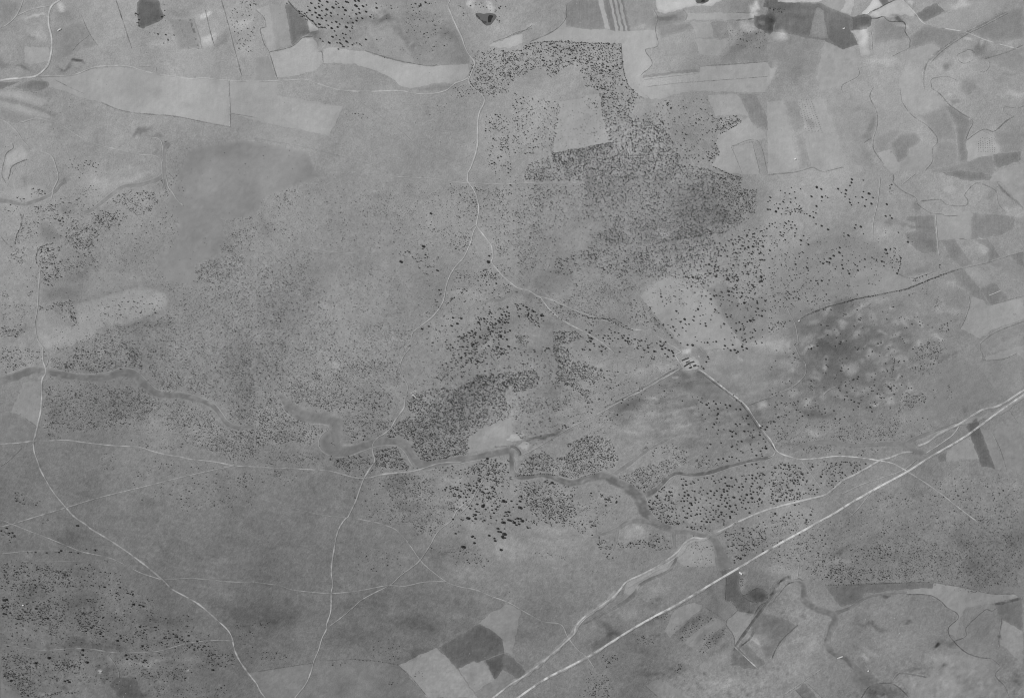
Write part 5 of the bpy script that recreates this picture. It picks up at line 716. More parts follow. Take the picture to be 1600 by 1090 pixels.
# tree rows along banks and lanes: path, spacing, radius
ROWS = [
 ('13: 240,865 350,818 450,790', 2.2, .8), ('13: 450,790 540,765 650,745', 1.7, .95), ('13: 650,745 720,730 820,710', 3.5, .8), ('13: 820,710 880,690 940,665 1000,640 1080,610', 2.2, .95), ('13: 798,520 800,560 780,610', 3, .9),
 ('C: -80,330 0,435 60,490 150,550 200,620 270,690 370,680 430,690', 2.0, 1.0), ('12: 400,855 480,880 560,890 650,925 730,955', 2.0, .95), ('12: 150,760 230,840 300,890', 5, .9),
 ('01: 1290,470 1305,430 1320,390', 2.2, .9), ('01: 1295,490 1320,525 1360,555 1385,580', 2.2, .8), ('02: 70,285 110,262 250,248 400,256 660,265', 2.3, .9), ('02: 662,265 668,340 675,420 700,510', 3.2, .8),
 ('10: 130,250 138,290 125,340 105,380 95,430', 1.8, .75), ('10: 330,430 260,450 232,490 228,540 245,570', 2.2, .8), ('12: 800,560 800,600', 5, .8), ('23: 745,50 770,90 760,140 755,190', 3.0, .85), ('12: 480,430 540,470 600,500', 3, .9),
 ('33: 345,400 600,398 850,390 1010,384', 4.0, .75), ('33: 1310,50 1370,90 1440,130 1557,190', 3.2, .6), ('31: 860,890 760,872 600,855', 6, .7), ('12: 850,440 960,408 1050,400 1250,362', 2.0, .9), ('22: 1380,325 1250,220', 9, .8), ('02: 1265,815 1310,790 1390,745', 2.0, .85), ('02: 1395,1080 1310,1055 1220,1015', 2.3, .85),
 ('22: 20,790 200,780 370,800 500,778', 3.0, .9), ('12: 1390,10 1392,90 1490,105', 2.0, .85), ('21: 990,600 1020,690 1080,690 1180,670 1290,620', 2.3, 1.1), ('02: 245,935 400,905 610,865', 2.0, .85), ('22: 420,560 540,510', 5, .8),
]
# ---------------------------------------------------------------- rasters: relief and soil tone
YY, XX = np.mgrid[0:RH, 0:RW].astype(float)
XX -= MX; YY -= MY
def base_tone():
    P = np.array([[float(v) for v in t.split(',')] for t in BASE.split()])
    st = 8
    gy, gx = np.mgrid[-MY:RH - MY + st:st, -MX:RW - MX + st:st].astype(float)
    num = np.zeros(gx.shape); den = np.zeros(gx.shape)
    for x, y, v in P:
        w = np.exp(-((gx - x) ** 2 + (gy - y) ** 2) / (2 * 55.0 ** 2)) + 1e-9
        num += w * v; den += w
    g = num / den
    fx = (XX + MX) / st; fy = (YY + MY) / st
    i = np.minimum(fx.astype(int), g.shape[1] - 2); j = np.minimum(fy.astype(int), g.shape[0] - 2)
    u = fx - i; v = fy - j
    return g[j, i] * (1 - u) * (1 - v) + g[j, i + 1] * u * (1 - v) + g[j + 1, i] * (1 - u) * v + g[j + 1, i + 1] * u * v
BASE_R = base_tone()
warp_x = field_noise((RH, RW), 9, 21) * 1.6 + field_noise((RH, RW), 3, 23) * .5
warp_y = field_noise((RH, RW), 9, 22) * 1.6 + field_noise((RH, RW), 3, 24) * .5
DIFF = np.zeros((RH, RW))
def stamp(x, y, rx, ry, rot, d, hard=1.25):
    R0 = max(rx, ry) * 1.9 + 6
    x0 = max(0, int(x - R0 + MX)); x1 = min(RW, int(x + R0 + MX)); y0 = max(0, int(y - R0 + MY)); y1 = min(RH, int(y + R0 + MY))
    if x1 <= x0 or y1 <= y0: return
    sl = (slice(y0, y1), slice(x0, x1))
    dx = XX[sl] - x + warp_x[sl] * (min(1.5, max(rx, ry) / 6) if hard < 2 else 1.5); dy = YY[sl] - y + warp_y[sl] * (min(1.5, max(rx, ry) / 6) if hard < 2 else 1.5)
    c, s = math.cos(R(rot)), math.sin(R(rot))
    a = (dx * c + dy * s) / rx; b = (-dx * s + dy * c) / ry
    DIFF[sl] += d * np.exp(-(a * a + b * b) ** hard)
PALE = []
for t in BLOBS.replace('\n', ';').split(';'):
    t = t.split()
    if len(t) == 7:
        (ox, oy), sc = ORG[t[0]]
        x, y, rx, ry, rot, d = map(float, t[1:])
        X0, Y0 = ox + x / sc, oy + y / sc
        if 1240 < X0 < 1410 and 480 < Y0 < 640:
            if d < -.04: stamp(X0, Y0, rx / sc, ry / sc, rot, d * .4)
            elif d > 0: stamp(X0, Y0, rx / sc * .95, ry / sc * .95, rot, d * .8, 2.01); PALE.append((X0, Y0, rx / sc, ry / sc))
        else: stamp(X0, Y0, rx / sc, ry / sc, rot, d, 1.7 if abs(d) > .09 else 1.25)
stamp(1325, 555, 78, 62, 20, -.055); stamp(1290, 600, 50, 30, 0, -.02)
for _ in range(130):      # the hummocky ground: crowded pale mounds, most with a tree or two
    a = rng.uniform(0, 6.28); q = rng.uniform(0, 1) ** .6
    x, y = 1350 + 125 * q * math.cos(a), 556 + 82 * q * math.sin(a) - 12 * q * math.cos(a)
    if any(math.hypot(x - p[0], y - p[1]) < 4 + p[2] * .6 for p in PALE): continue
    r_ = rng.uniform(2.8, 8.0); stamp(x, y, r_ * 1.15, r_ * rng.uniform(.35, .9), rng.uniform(-60, 60), rng.uniform(.03, .085), 2.01); PALE.append((x, y, r_, r_))
# small pale anthill and rock patches, dry spots
for (x0, y0, x1, y1, n, d, r0) in ((615, 36, 715, 92, 42, .06, 1.6), (930, 440, 1240, 800, 160, .022, 3.5), (930, 440, 1240, 800, 160, -.022, 3.5), (0, 850, 420, 1090, 160, -.022, 3.5), (300, 330, 760, 700, 300, -.012, 4.5), (300, 330, 760, 700, 300, .012, 4.5), (1200, 240, 1600, 470, 90, .02, 4), (980, 560, 1190, 690, 40, .03, 4), (1240, 470, 1410, 640, 90, -.03, 3.0),
                                   (1000, 1040, 1240, 1090, 70, -.05, 2.5), (1350, 1050, 1600, 1090, 80, -.05, 2.5), (1180, 930, 1290, 1010, 40, -.04, 3), (0, 1040, 250, 1090, 60, -.03, 3), (985, 925, 1150, 1050, 60, -.045, 2.6),
                                   (0, 350, 200, 560, 50, -.02, 5), (780, 640, 1200, 780, 60, -.02, 5), (500, 10, 720, 80, 50, -.04, 3), (1150, 0, 1330, 120, 60, -.03, 3), (1480, 60, 1600, 300, 40, .03, 6)):
    for _ in range(n):
        stamp(rng.uniform(x0, x1), rng.uniform(y0, y1), r0 * rng.uniform(.5, 1.6), r0 * rng.uniform(.4, 1.2), rng.uniform(-40, 40), d * rng.uniform(.4, 1.4))
low = np.clip((YY - 420) / 350, 0, 1)
NOISE = (field_noise((RH, RW), 40, 1) * .006 + field_noise((RH, RW), 10, 2) * .005 + field_noise((RH, RW), 4, 3) * .006
         + field_noise((RH, RW), 1.6, 4) * (.007 + .004 * low) + field_noise((RH, RW), .6, 5) * (.007 + .004 * low))
rough_land = np.exp(-(((XX - 1120) / 150) ** 2 + ((YY - 1075) / 40) ** 2)) + np.exp(-(((XX - 1480) / 160) ** 2 + ((YY - 1075) / 45) ** 2)) + .8 * np.exp(-(((XX - 1230) / 60) ** 2 + ((YY - 960) / 60) ** 2)) + .7 * np.exp(-(((XX - 1190) / 60) ** 2 + ((YY - 50) / 50) ** 2)) + .5 * np.exp(-(((XX - 120) / 130) ** 2 + ((YY - 1050) / 50) ** 2))
st2 = field_noise((RH, RW // 2), 1.4, 61)
a2 = R(-8); SX = (XX * math.cos(a2) + YY * math.sin(a2) + 400) * .16; SY = (-XX * math.sin(a2) + YY * math.cos(a2) + 700) * .7
farm_low = np.exp(-(((XX - 1090) / 120) ** 2 + ((YY - 640) / 60) ** 2) ** 1.5)
NOISE += st2[(SY.astype(int)) % st2.shape[0], (SX.astype(int)) % st2.shape[1]] * .022 * farm_low - .018 * farm_low
NOISE += rough_land * (field_noise((RH, RW), 2.2, 51) * .016 + field_noise((RH, RW), .8, 52) * .014)
# wind-combed streaks of the burnt grass plain, lower left
ang = R(18)
st = field_noise((RH, RW // 2), 2.0, 6)
SX = (XX * math.cos(ang) + YY * math.sin(ang) + 400) * .22; SY = (-XX * math.sin(ang) + YY * math.cos(ang) + 700) * .9
streak = st[(SY.astype(int)) % st.shape[0], (SX.astype(int)) % st.shape[1]]
NOISE += streak * .006 * low * np.clip((1000 - XX) / 300, .3, 1)
# pale halo brightness painted into the grove floors, countering the dark crowns
GROVE = np.zeros((RH, RW))
GP = []
for s, d, r in GROVES:
    P = pts(s); GP.append((P, d, r))
    x0, y0 = np.floor(P.min(0)).astype(int); x1, y1 = np.ceil(P.max(0)).astype(int)
    x0 = max(x0, -MX); y0 = max(y0, -MY); x1 = min(x1, RW - MX - 1); y1 = min(y1, RH - MY - 1)
    if x1 <= x0 or y1 <= y0: continue
    sl = (slice(y0 + MY, y1 + MY), slice(x0 + MX, x1 + MX))
    m = in_poly(XX[sl], YY[sl], P)
    GROVE[sl] = np.maximum(GROVE[sl], m * min(1.0, d / .15))
def blur(a, n):
    for _ in range(n):
        a = (np.roll(a, 1, 0) + np.roll(a, -1, 0) + a * 2) / 4
        a = (np.roll(a, 1, 1) + np.roll(a, -1, 1) + a * 2) / 4
    return a
GROVE = blur(GROVE, 14)
NOISE += field_noise((RH, RW), 1.0, 9) * .016 * GROVE
NOISE += .014 * GROVE
TONE = np.clip(BASE_R + DIFF + NOISE, .12, .85)
# relief in metres
HGT = field_noise((RH, RW), 60, 31) * 13 + field_noise((RH, RW), 22, 32) * 1.7 + field_noise((RH, RW), 8, 33) * .12
BLOCK = np.zeros((RH, RW), bool)
def widths(w, n):
    if np.isscalar(w): return np.full(n, float(w))
    w = np.array(w, float)
    return np.interp(np.linspace(0, 1, n), np.linspace(0, 1, len(w)), w)
def stroke(P, w, depth=0.0, block=0.0):
    for (x, y), ww in zip(P, w):
        R0 = ww * .5 + abs(block) + 4
        x0 = max(0, int(x - R0 + MX)); x1 = min(RW, int(x + R0 + MX) + 1); y0 = max(0, int(y - R0 + MY)); y1 = min(RH, int(y + R0 + MY) + 1)
        if x1 <= x0 or y1 <= y0: continue
        sl = (slice(y0, y1), slice(x0, x1))
        d = np.hypot(XX[sl] - x, YY[sl] - y)
        if depth: DEP[sl] = np.maximum(DEP[sl], depth * np.clip(1.25 - d / (ww * .5 + .5), 0, 1))
        if block: BLOCK[sl] |= d < ww * .5 + block
FALLOW = in_poly(XX, YY, pts(FIELDS[0][2])) if FIELDS[0][0] == 'fallow_field' else np.zeros((RH, RW), bool)
clump = field_noise((RH, RW), 5, 41) + field_noise((RH, RW), 2, 42) * .8
DEP = np.zeros((RH, RW))
creeks = []
for name, tone, s, w in CREEKS:
    P = resample(pts(s), 2.0); W = widths(w, len(P)) * (.76 if tone < .415 else .80)
    creeks.append((name, tone, P, W)); stroke(P, W, depth=2.2, block=.3)
for e in DITCHES_AND_SHADE[:]:
    P = resample(pts(e[3]), 1.5)
    if e[0] > 2.2: stroke(P, widths(e[0], len(P)), depth=2.0)
stroke(resample(pts('W: 290,700 380,620 430,500 520,390 640,290 740,280'), 1.0), np.full(200, 6.0), depth=5.0)
HGT -= blur(DEP, 3)
tracks = []
for name, w, tone, k, s in TRACKS:
    P = resample(pts(s), 2.0); tracks.append((name, w, tone, k, P)); stroke(P, np.full(len(P), w), block=.9)
def hz(x, y): return sample(HGT, x, y)

# ---------------------------------------------------------------- materials
def mat_ground(name, fine, mid, coarse, bump=0.0, furrow=0.0, rough=.95, ang=0.0):
    m = bpy.data.materials.new(name); m.use_nodes = True
    nt = m.node_tree; N = nt.nodes; L = nt.links
    bs = N['Principled BSDF']; bs.inputs['Roughness'].default_value = rough; bs.inputs['Specular IOR Level'].default_value = .12
    at = N.new('ShaderNodeAttribute'); at.attribute_name = 'tone'
    geo = N.new('ShaderNodeNewGeometry')
    acc = None
    def nz(scale, det, amp, dist=0.0, vec=None):
        n = N.new('ShaderNodeTexNoise'); n.inputs['Scale'].default_value = scale; n.inputs['Detail'].default_value = det; n.inputs['Distortion'].default_value = dist
        L.new(vec or geo.outputs['Position'], n.inputs['Vector'])
        a = N.new('ShaderNodeMath'); a.operation = 'MULTIPLY_ADD'; a.inputs[1].default_value = amp * 2; a.inputs[2].default_value = -amp
        L.new(n.outputs['Fac'], a.inputs[0]); return a, n
    parts = [nz(1 / 7, 3, fine * 1.9), nz(1 / 30, 3, mid * .85), nz(1 / 260, 3, coarse * .6, .6)]
    if furrow:
        mp = N.new('ShaderNodeMapping'); mp.inputs['Rotation'].default_value = (0, 0, ang); mp.inputs['Scale'].default_value = (1, .06, 1)
        L.new(geo.outputs['Position'], mp.inputs['Vector']); parts.append(nz(1 / 11, 2, furrow, 0, mp.outputs[0]))
    s = parts[0][0].outputs[0]
    for a, _ in parts[1:]:
        ad = N.new('ShaderNodeMath'); ad.operation = 'ADD'; L.new(s, ad.inputs[0]); L.new(a.outputs[0], ad.inputs[1]); s = ad.outputs[0]
    on = N.new('ShaderNodeMath'); on.operation = 'ADD'; on.inputs[1].default_value = 1.0; L.new(s, on.inputs[0])
    mu = N.new('ShaderNodeMath'); mu.operation = 'MULTIPLY'; L.new(at.outputs['Fac'], mu.inputs[0]); L.new(on.outputs[0], mu.inputs[1])
    L.new(mu.outputs[0], bs.inputs['Base Color'])
    if bump:
        b = N.new('ShaderNodeBump'); b.inputs['Strength'].default_value = 1.0; b.inputs['Distance'].default_value = bump
        L.new(parts[0][1].outputs['Fac'], b.inputs['Height']); L.new(b.outputs[0], bs.inputs['Normal'])
    return m
MAT = {
 'ground': mat_ground('dry_pasture_soil', .17, .10, .03, bump=1.6),
 'stubble_field': mat_ground('stubble_soil', .07, .06, .05, bump=.6, furrow=.055, ang=.3),
 'fallow_field': mat_ground('smooth_fallow', .06, .04, .03, bump=.4),
 'pasture': mat_ground('grazed_grass', .14, .09, .04, bump=1.3),
 'ploughed_field': mat_ground('ploughed_earth', .16, .09, .05, bump=1.2, furrow=.14, ang=.25),
 'sand_flat': mat_ground('pale_sand', .08, .07, .03, bump=.6),
 'orchard_ground': mat_ground('orchard_soil', .10, .05, .03, bump=.5),
 'bare_yard': mat_ground('trodden_earth', .12, .10, .03, bump=.6),
 'creek_bed': mat_ground('creek_silt', .06, .06, .03, bump=.5),
 'track': mat_ground('track_dust', .10, .10, .05, bump=.3),
 'ditch_and_shade': mat_ground('ditch_scrub_and_shade', .30, .25, .05, bump=1.5),
}
def mat_plain(name, v, rough=.9, amp=.25, scale=.4, attr=False, spec=.2):
    m = bpy.data.materials.new(name); m.use_nodes = True
    nt = m.node_tree; N = nt.nodes; L = nt.links
    bs = N['Principled BSDF']; bs.inputs['Roughness'].default_value = rough; bs.inputs['Specular IOR Level'].default_value = spec
    geo = N.new('ShaderNodeNewGeometry'); n = N.new('ShaderNodeTexNoise'); n.inputs['Scale'].default_value = scale; n.inputs['Detail'].default_value = 3
    L.new(geo.outputs['Position'], n.inputs['Vector'])
    mr = N.new('ShaderNodeMapRange'); mr.inputs['To Min'].default_value = v * (1 - amp); mr.inputs['To Max'].default_value = v * (1 + amp)
    mr.inputs['From Min'].default_value = .25; mr.inputs['From Max'].default_value = .75
    L.new(n.outputs['Fac'], mr.inputs['Value'])
    if attr:
        at = N.new('ShaderNodeAttribute'); at.attribute_name = 'tone'
        mu = N.new('ShaderNodeMath'); mu.operation = 'MULTIPLY'; L.new(at.outputs['Fac'], mu.inputs[0]); L.new(mr.outputs[0], mu.inputs[1]); L.new(mu.outputs[0], bs.inputs['Base Color'])
    else:
        L.new(mr.outputs[0], bs.inputs['Base Color'])
    return m
M_LEAF = mat_plain('oak_leaves', .036, amp=.5, scale=.5)
M_LEAF2 = mat_plain('scrub_leaves', 1.0, amp=.4, scale=.3, attr=True)
M_BARK = mat_plain('bark', .10)
M_STONE = mat_plain('field_stone', .50, amp=.15)
M_WALL = mat_plain('limewash', .70, amp=.1)
M_TILE = mat_plain('shadow_dark_tile', .055, amp=.3, scale=1.0)  # near-black puts the shed rows' wall shadows into the roof colour
M_TIN = mat_plain('pale_roof', .55, amp=.08)
M_WOOD = mat_plain('door_wood', .12)
M_WATER = mat_plain('pond_water', .028, rough=.15, amp=.2, scale=.02, spec=.5)

# ---------------------------------------------------------------- mesh helpers
def mesh_obj(name, V, F, mat, tone=None, smooth=False, parent=None):
    """V (n,3), F (m,k) arrays -> one linked mesh object"""
    V = np.asarray(V, np.float32); F = np.asarray(F, np.int32)
    me = bpy.data.meshes.new(name)
    me.vertices.add(len(V)); me.vertices.foreach_set('co', V.ravel())
    k = F.shape[1]
    me.loops.add(F.size); me.loops.foreach_set('vertex_index', F.ravel())
    me.polygons.add(len(F)); me.polygons.foreach_set('loop_start', np.arange(0, F.size, k, dtype=np.int32))
    me.polygons.foreach_set('use_smooth', np.full(len(F), smooth))
    me.update(calc_edges=True)
    if tone is not None:
        a = me.attributes.new('tone', 'FLOAT', 'POINT'); a.data.foreach_set('value', np.asarray(tone, np.float32))
    me.materials.append(mat)
    o = bpy.data.objects.new(name, me); COL.objects.link(o)
    if parent: o.parent = parent
    return o
def tag(o, label=None, cat=None, group=None, kind=None):
    if label: o['label'] = label
    if cat: o['category'] = cat
    if group: o['group'] = group
    if kind: o['kind'] = kind
    return o
def albedo(t): return lin(t) / LIGHT

# ---------------------------------------------------------------- the ground, one sheet to the horizon
STEP = 2.0
ax = np.arange(-24, 1624.1, STEP); ay = np.arange(-20, 1110.1, STEP)
far = np.array([4, 12, 30, 70, 150, 400, 1200, 4000, 12000])
gx = np.r_[(ax[0] - far)[::-1], ax, ax[-1] + far]; gy = np.r_[(ay[0] - far)[::-1], ay, ay[-1] + far]
GX, GY = np.meshgrid(gx, gy)
Z = hz(GX, GY)
away = np.clip(np.maximum(np.maximum(-24 - GX, GX - 1624), np.maximum(-20 - GY, GY - 1110)) / 400, 0, 1)
Z = Z * (1 - away)
T = sample(TONE, GX, GY) * (1 - away) + .52 * away
nx, ny = len(gx), len(gy)
idx = np.arange(nx * ny).reshape(ny, nx)
F = np.stack([idx[1:, :-1], idx[1:, 1:], idx[:-1, 1:], idx[:-1, :-1]], -1).reshape(-1, 4)
g = mesh_obj('ground', np.stack([wx(GX), wy(GY), Z], -1).reshape(-1, 3), F, MAT['ground'], albedo(T).ravel(), smooth=True)
tag(g, kind='structure')

# ---------------------------------------------------------------- fields
def polygon_sheet(name, P, z_off, tone_fn, mat, step=5.0, jit=.35):
    B = []
    n = len(P)
    for i in range(n):
        a, b = P[i], P[(i + 1) % n]
        L_ = np.hypot(*(b - a)); k = max(1, int(L_ / 2.5))
        for t in range(k): B.append(a + (b - a) * t / k)
    B = np.array(B)
    B = B + np.c_[sample(warp_x, B[:, 0] * 3 % 1500, B[:, 1] * 3 % 1000), sample(warp_y, B[:, 0] * 3 % 1500, B[:, 1] * 3 % 1000)] * jit
    x0, y0 = B.min(0); x1, y1 = B.max(0)
    qx, qy = np.meshgrid(np.arange(x0 + step / 2, x1, step), np.arange(y0 + step / 2, y1, step))
    q = np.c_[qx.ravel(), qy.ravel()]
    if len(q):
        q = q[in_poly(q[:, 0], q[:, 1], B)]
        if len(q):
            d = np.min(np.hypot(q[:, None, 0] - B[None, :, 0], q[:, None, 1] - B[None, :, 1]), axis=1)
            q = q[d > 1.6]
    allp = np.vstack([B, q]) if len(q) else B
    ed = [(i, (i + 1) % len(B)) for i in range(len(B))]
    r = delaunay_2d_cdt([Vector(p) for p in allp], ed, [list(range(len(B)))[::-1]], 2, 1e-4)
    V = np.array([tuple(v) for v in r[0]]); Fc = [f for f in r[2] if len(f) == 3]
    Fc = np.array(Fc)
    # keep triangles inside, facing up (map y runs down, so flip)
    c = V[Fc].mean(1); ins = in_poly(c[:, 0], c[:, 1], B); Fc = Fc[ins]
    a, b, d = V[Fc[:, 0]], V[Fc[:, 1]], V[Fc[:, 2]]
    cr = (b[:, 0] - a[:, 0]) * (d[:, 1] - a[:, 1]) - (b[:, 1] - a[:, 1]) * (d[:, 0] - a[:, 0])
    Fc[cr > 0] = Fc[cr > 0][:, ::-1]
    rim = np.min(np.hypot(V[:, None, 0] - B[None, :, 0], V[:, None, 1] - B[None, :, 1]), axis=1) < .05   # rims dip into the soil
    o = mesh_obj(name, np.c_[wx(V[:, 0]), wy(V[:, 1]), hz(V[:, 0], V[:, 1]) + np.where(rim, z_off - .42, z_off)], Fc, mat, albedo(tone_fn(V[:, 0], V[:, 1])), smooth=True)
    return tag(o, kind='structure')
SURF = TONE.copy()
SOFT = {'fallow_field': .15, 'pasture': .25, 'sand_flat': .6, 'bare_yard': .5, 'ploughed_field': .6, 'stubble_field': .85, 'orchard_ground': .8}
def edge_dist(x, y, P):
    a = P; b = np.roll(P, -1, 0); ab = b - a; L2 = np.maximum(1e-9, (ab ** 2).sum(1))
    t = np.clip(((x[:, None] - a[:, 0]) * ab[:, 0] + (y[:, None] - a[:, 1]) * ab[:, 1]) / L2, 0, 1)
    return np.hypot(x[:, None] - a[:, 0] - t * ab[:, 0], y[:, None] - a[:, 1] - t * ab[:, 1]).min(1)
def settle(kind, tone, P):
    c = P.mean(0); ref = float(sample(BASE_R, c[0], c[1]))
    return ref + (tone - ref) * ((.80 if c[1] < 400 else .66) if kind in ('stubble_field', 'pasture') else .95)
LEVEL = np.zeros((RH, RW), np.int8)
for i, (kind, tone, s) in enumerate(FIELDS):
    P = pts(s); tone = settle(kind, tone, P); w0 = SOFT[kind]
    def tf(x, y):
        own = tone + k * sample(DIFF, x, y) + .9 * sample(NOISE, x, y)
        w = w0 + (1 - w0) * np.clip(edge_dist(x, y, P) / 4.5, 0, 1)
        return own * w + sample(SURF, x, y) * (1 - w)
    fine = np.ptp(P[:, 0]) * np.ptp(P[:, 1]) < 12000
    k = .8
    x0, y0 = np.floor(P.min(0)).astype(int) - 1; x1, y1 = np.ceil(P.max(0)).astype(int) + 1
    x0 = max(x0, -MX); y0 = max(y0, -MY); x1 = min(x1, RW - MX - 1); y1 = min(y1, RH - MY - 1)
    sl = (slice(y0 + MY, y1 + MY), slice(x0 + MX, x1 + MX))
    m = in_poly(XX[sl], YY[sl], P)
    me_ = m & ~(np.roll(~m, 2, 0) | np.roll(~m, -2, 0) | np.roll(~m, 2, 1) | np.roll(~m, -2, 1))
    vals = LEVEL[sl][me_]
    lv = min(int(np.quantile(vals, .97)) if len(vals) else 0, 7); LEVEL[sl][m] = lv + 1
    polygon_sheet(kind, P, .5 + .3 * lv + .002 * (i % 40), tf, MAT[kind], step=3.0 if fine else 4.5)
    SURF[sl] = np.where(m, tone + k * DIFF[sl] + .9 * NOISE[sl], SURF[sl])

# ---------------------------------------------------------------- creeks, ditches, tracks: ribbons laid on the land
FZ = .5 + .3 * int(LEVEL.max())
print('field levels', LEVEL.max())
def ribbon(name, P, W, tone, k, z_off, mat, prof, edge_soft=True, wob=.12, seed=0):
    g_ = np.random.default_rng(seed)
    n = len(P)
    if n < 2: return
    t = np.gradient(P, axis=0); t /= np.maximum(1e-6, np.hypot(t[:, 0], t[:, 1]))[:, None]
    nrm = np.c_[-t[:, 1], t[:, 0]]
    wn = np.convolve(g_.standard_normal(n + 8), np.ones(5) / 5, 'same')[4:4 + n]
    W = W * (1 + wob * wn)
    kn = np.clip(1 + .5 * np.convolve(g_.standard_normal(n + 12), np.ones(7) / 7, 'same')[6:6 + n], .3, 1.2)
    ends = np.minimum(1, np.minimum(np.arange(n), np.arange(n)[::-1]) / 3 + .2)
    us = np.array([p[0] for p in prof]); ks = np.array([p[1] for p in prof])
    Q = P[:, None, :] + nrm[:, None, :] * (us[None, :, None] * W[:, None, None] * .5)
    x, y = Q[..., 0], Q[..., 1]
    bt = surface_tone(x, y)
    kk = np.clip(ks[None, :] * k * (kn * ends)[:, None] * (1 + .30 * sample(clump, x, y)), 0, 1)
    tt = bt * (1 - kk) + (tone + .8 * sample(NOISE, x, y)) * kk
    m = len(us)
    ii = np.arange(n * m).reshape(n, m)
    Fq = np.stack([ii[:-1, :-1], ii[1:, :-1], ii[1:, 1:], ii[:-1, 1:]], -1).reshape(-1, 4)
    lay = np.full(m, z_off); lay[0] = lay[-1] = -.4       # the rims dip into the soil
    V = np.stack([wx(x), wy(y), hz(x, y) + lay[None, :]], -1).reshape(-1, 3)
    a, b, c = V[Fq[0, 0]], V[Fq[0, 1]], V[Fq[0, 2]]
    if np.cross(b - a, c - a)[2] < 0: Fq = Fq[:, ::-1]
    o = mesh_obj(name, V, Fq, mat, albedo(tt).ravel(), smooth=True)
    return tag(o, kind='structure')
# tone of whatever field or pasture lies at a point, so ribbon edges melt into it
def surface_tone(x, y): return sample(SURF, x, y)
SOFT7 = [(-1.3, 0), (-1.0, .22), (-.7, .62), (-.3, .78), (.15, .72), (.55, 1), (.85, .6), (1.25, 0)]
for i, (name, tone, P, W) in enumerate(creeks):
    ribbon(name, P, W, tone, .93, FZ + .05 + .005 * i, MAT['creek_bed'], SOFT7, wob=.22, seed=100 + i)
# the bright worn lips of the creek banks
for i, (name, tone, P, W) in enumerate(creeks[2:7]):
    if len(P) > 60:
        t = np.gradient(P, axis=0); t /= np.hypot(t[:, 0], t[:, 1])[:, None]
        Q = P + np.c_[-t[:, 1], t[:, 0]] * (W * .62)[:, None] * (1 if i % 2 else -1)
        ribbon('creek_bank', Q[10:-10], np.full(len(Q) - 20, 2.6), .60, .35, FZ + .17 + .005 * i, MAT['sand_flat'], [(-1.1, 0), (-.4, .9), (.4, .9), (1.1, 0)], seed=130 + i)
PROF = [(-1.5, 0), (-.55, .75), (0, 1), (.55, .75), (1.5, 0)]
for i, (w, tone, k, s) in enumerate(DITCHES_AND_SHADE):
    P = resample(pts(s), 1.5)
    ribbon('ditch_and_shade', P, np.full(len(P), w * .95), tone, min(1, k * .85), FZ + .22 + .005 * i, MAT['ditch_and_shade'], PROF, wob=.45, seed=200 + i)  # includes the painted shadow of the gully cliff
WIDE = [(-1.35, 0), (-.9, .55), (-.5, .9), (-.15, .65), (.15, .7), (.5, 1), (.9, .6), (1.35, 0)]
for i, (name, w, tone, k, P) in enumerate(tracks):
    ribbon(name, P, np.full(len(P), w * (.98 if w >= 2.6 else .92)), tone + (.02 if w >= 2.6 else 0), k * (1.0 if w >= 2.6 else .85), FZ + .80 + .005 * i, MAT['track'], WIDE if w > 2.5 else PROF, wob=.05 if w > 2.5 else .5, seed=400 + i)
# worn verges beside the two main roads
for i, s in enumerate(('G: 1610,612 1570,640 1540,652 1500,662 1440,690', '32: 1300,60 1210,100 1170,125 1100,128 1050,165 1010,215 960,255 900,295 800,350 740,385 700,410', '32: 640,440 600,490 500,562 430,612 395,660 370,700 320,750 250,820 150,900 60,965 0,1000', '32: 1200,402 1000,522 850,602 700,692 500,817 400,872 200,977')):
    P = resample(pts(s), 2.0); ribbon('road_verge', P, np.full(len(P), 6.5 if i < 3 else 4.5), .59, .45, FZ + .55 + .01 * i, MAT['track'], SOFT7, wob=.5, seed=600 + i)

# ---------------------------------------------------------------- ponds
def pond(s_basin, s_water, tone_b):
    if s_basin: polygon_sheet('pond_basin', pts(s_basin), FZ + .2, lambda x, y: tone_b + .5 * sample(NOISE, x, y) + 0 * x, MAT['creek_bed'], step=2.0, jit=.2)
    P = pts(s_water)
    o = polygon_sheet('pond_water', P, FZ + .5, lambda x, y: 0 * x + .2, M_WATER, step=2.0, jit=.2)
    return o
pond('T: 205,335 240,320 420,330 560,318 640,325 690,350 738,400 720,440 660,520 600,590 550,625 480,632 440,610 360,530 270,450 225,400', 'T: 560,355 640,360 655,400 620,470 580,560 540,575 505,565 500,440 520,390', .385)
polygon_sheet('pond_basin', pts('T: 205,335 240,325 290,370 330,450 400,490 480,490 500,560 440,600 360,530 270,450 225,400'), FZ + .34, lambda x, y: .29 + 0 * x, MAT['creek_bed'], step=2.0, jit=.2)
pond('02: 1115,8 1140,-8 1200,-8 1190,12 1160,26 1125,22', '02: 1135,6 1150,0 1185,0 1182,10 1160,18 1138,16', .35)
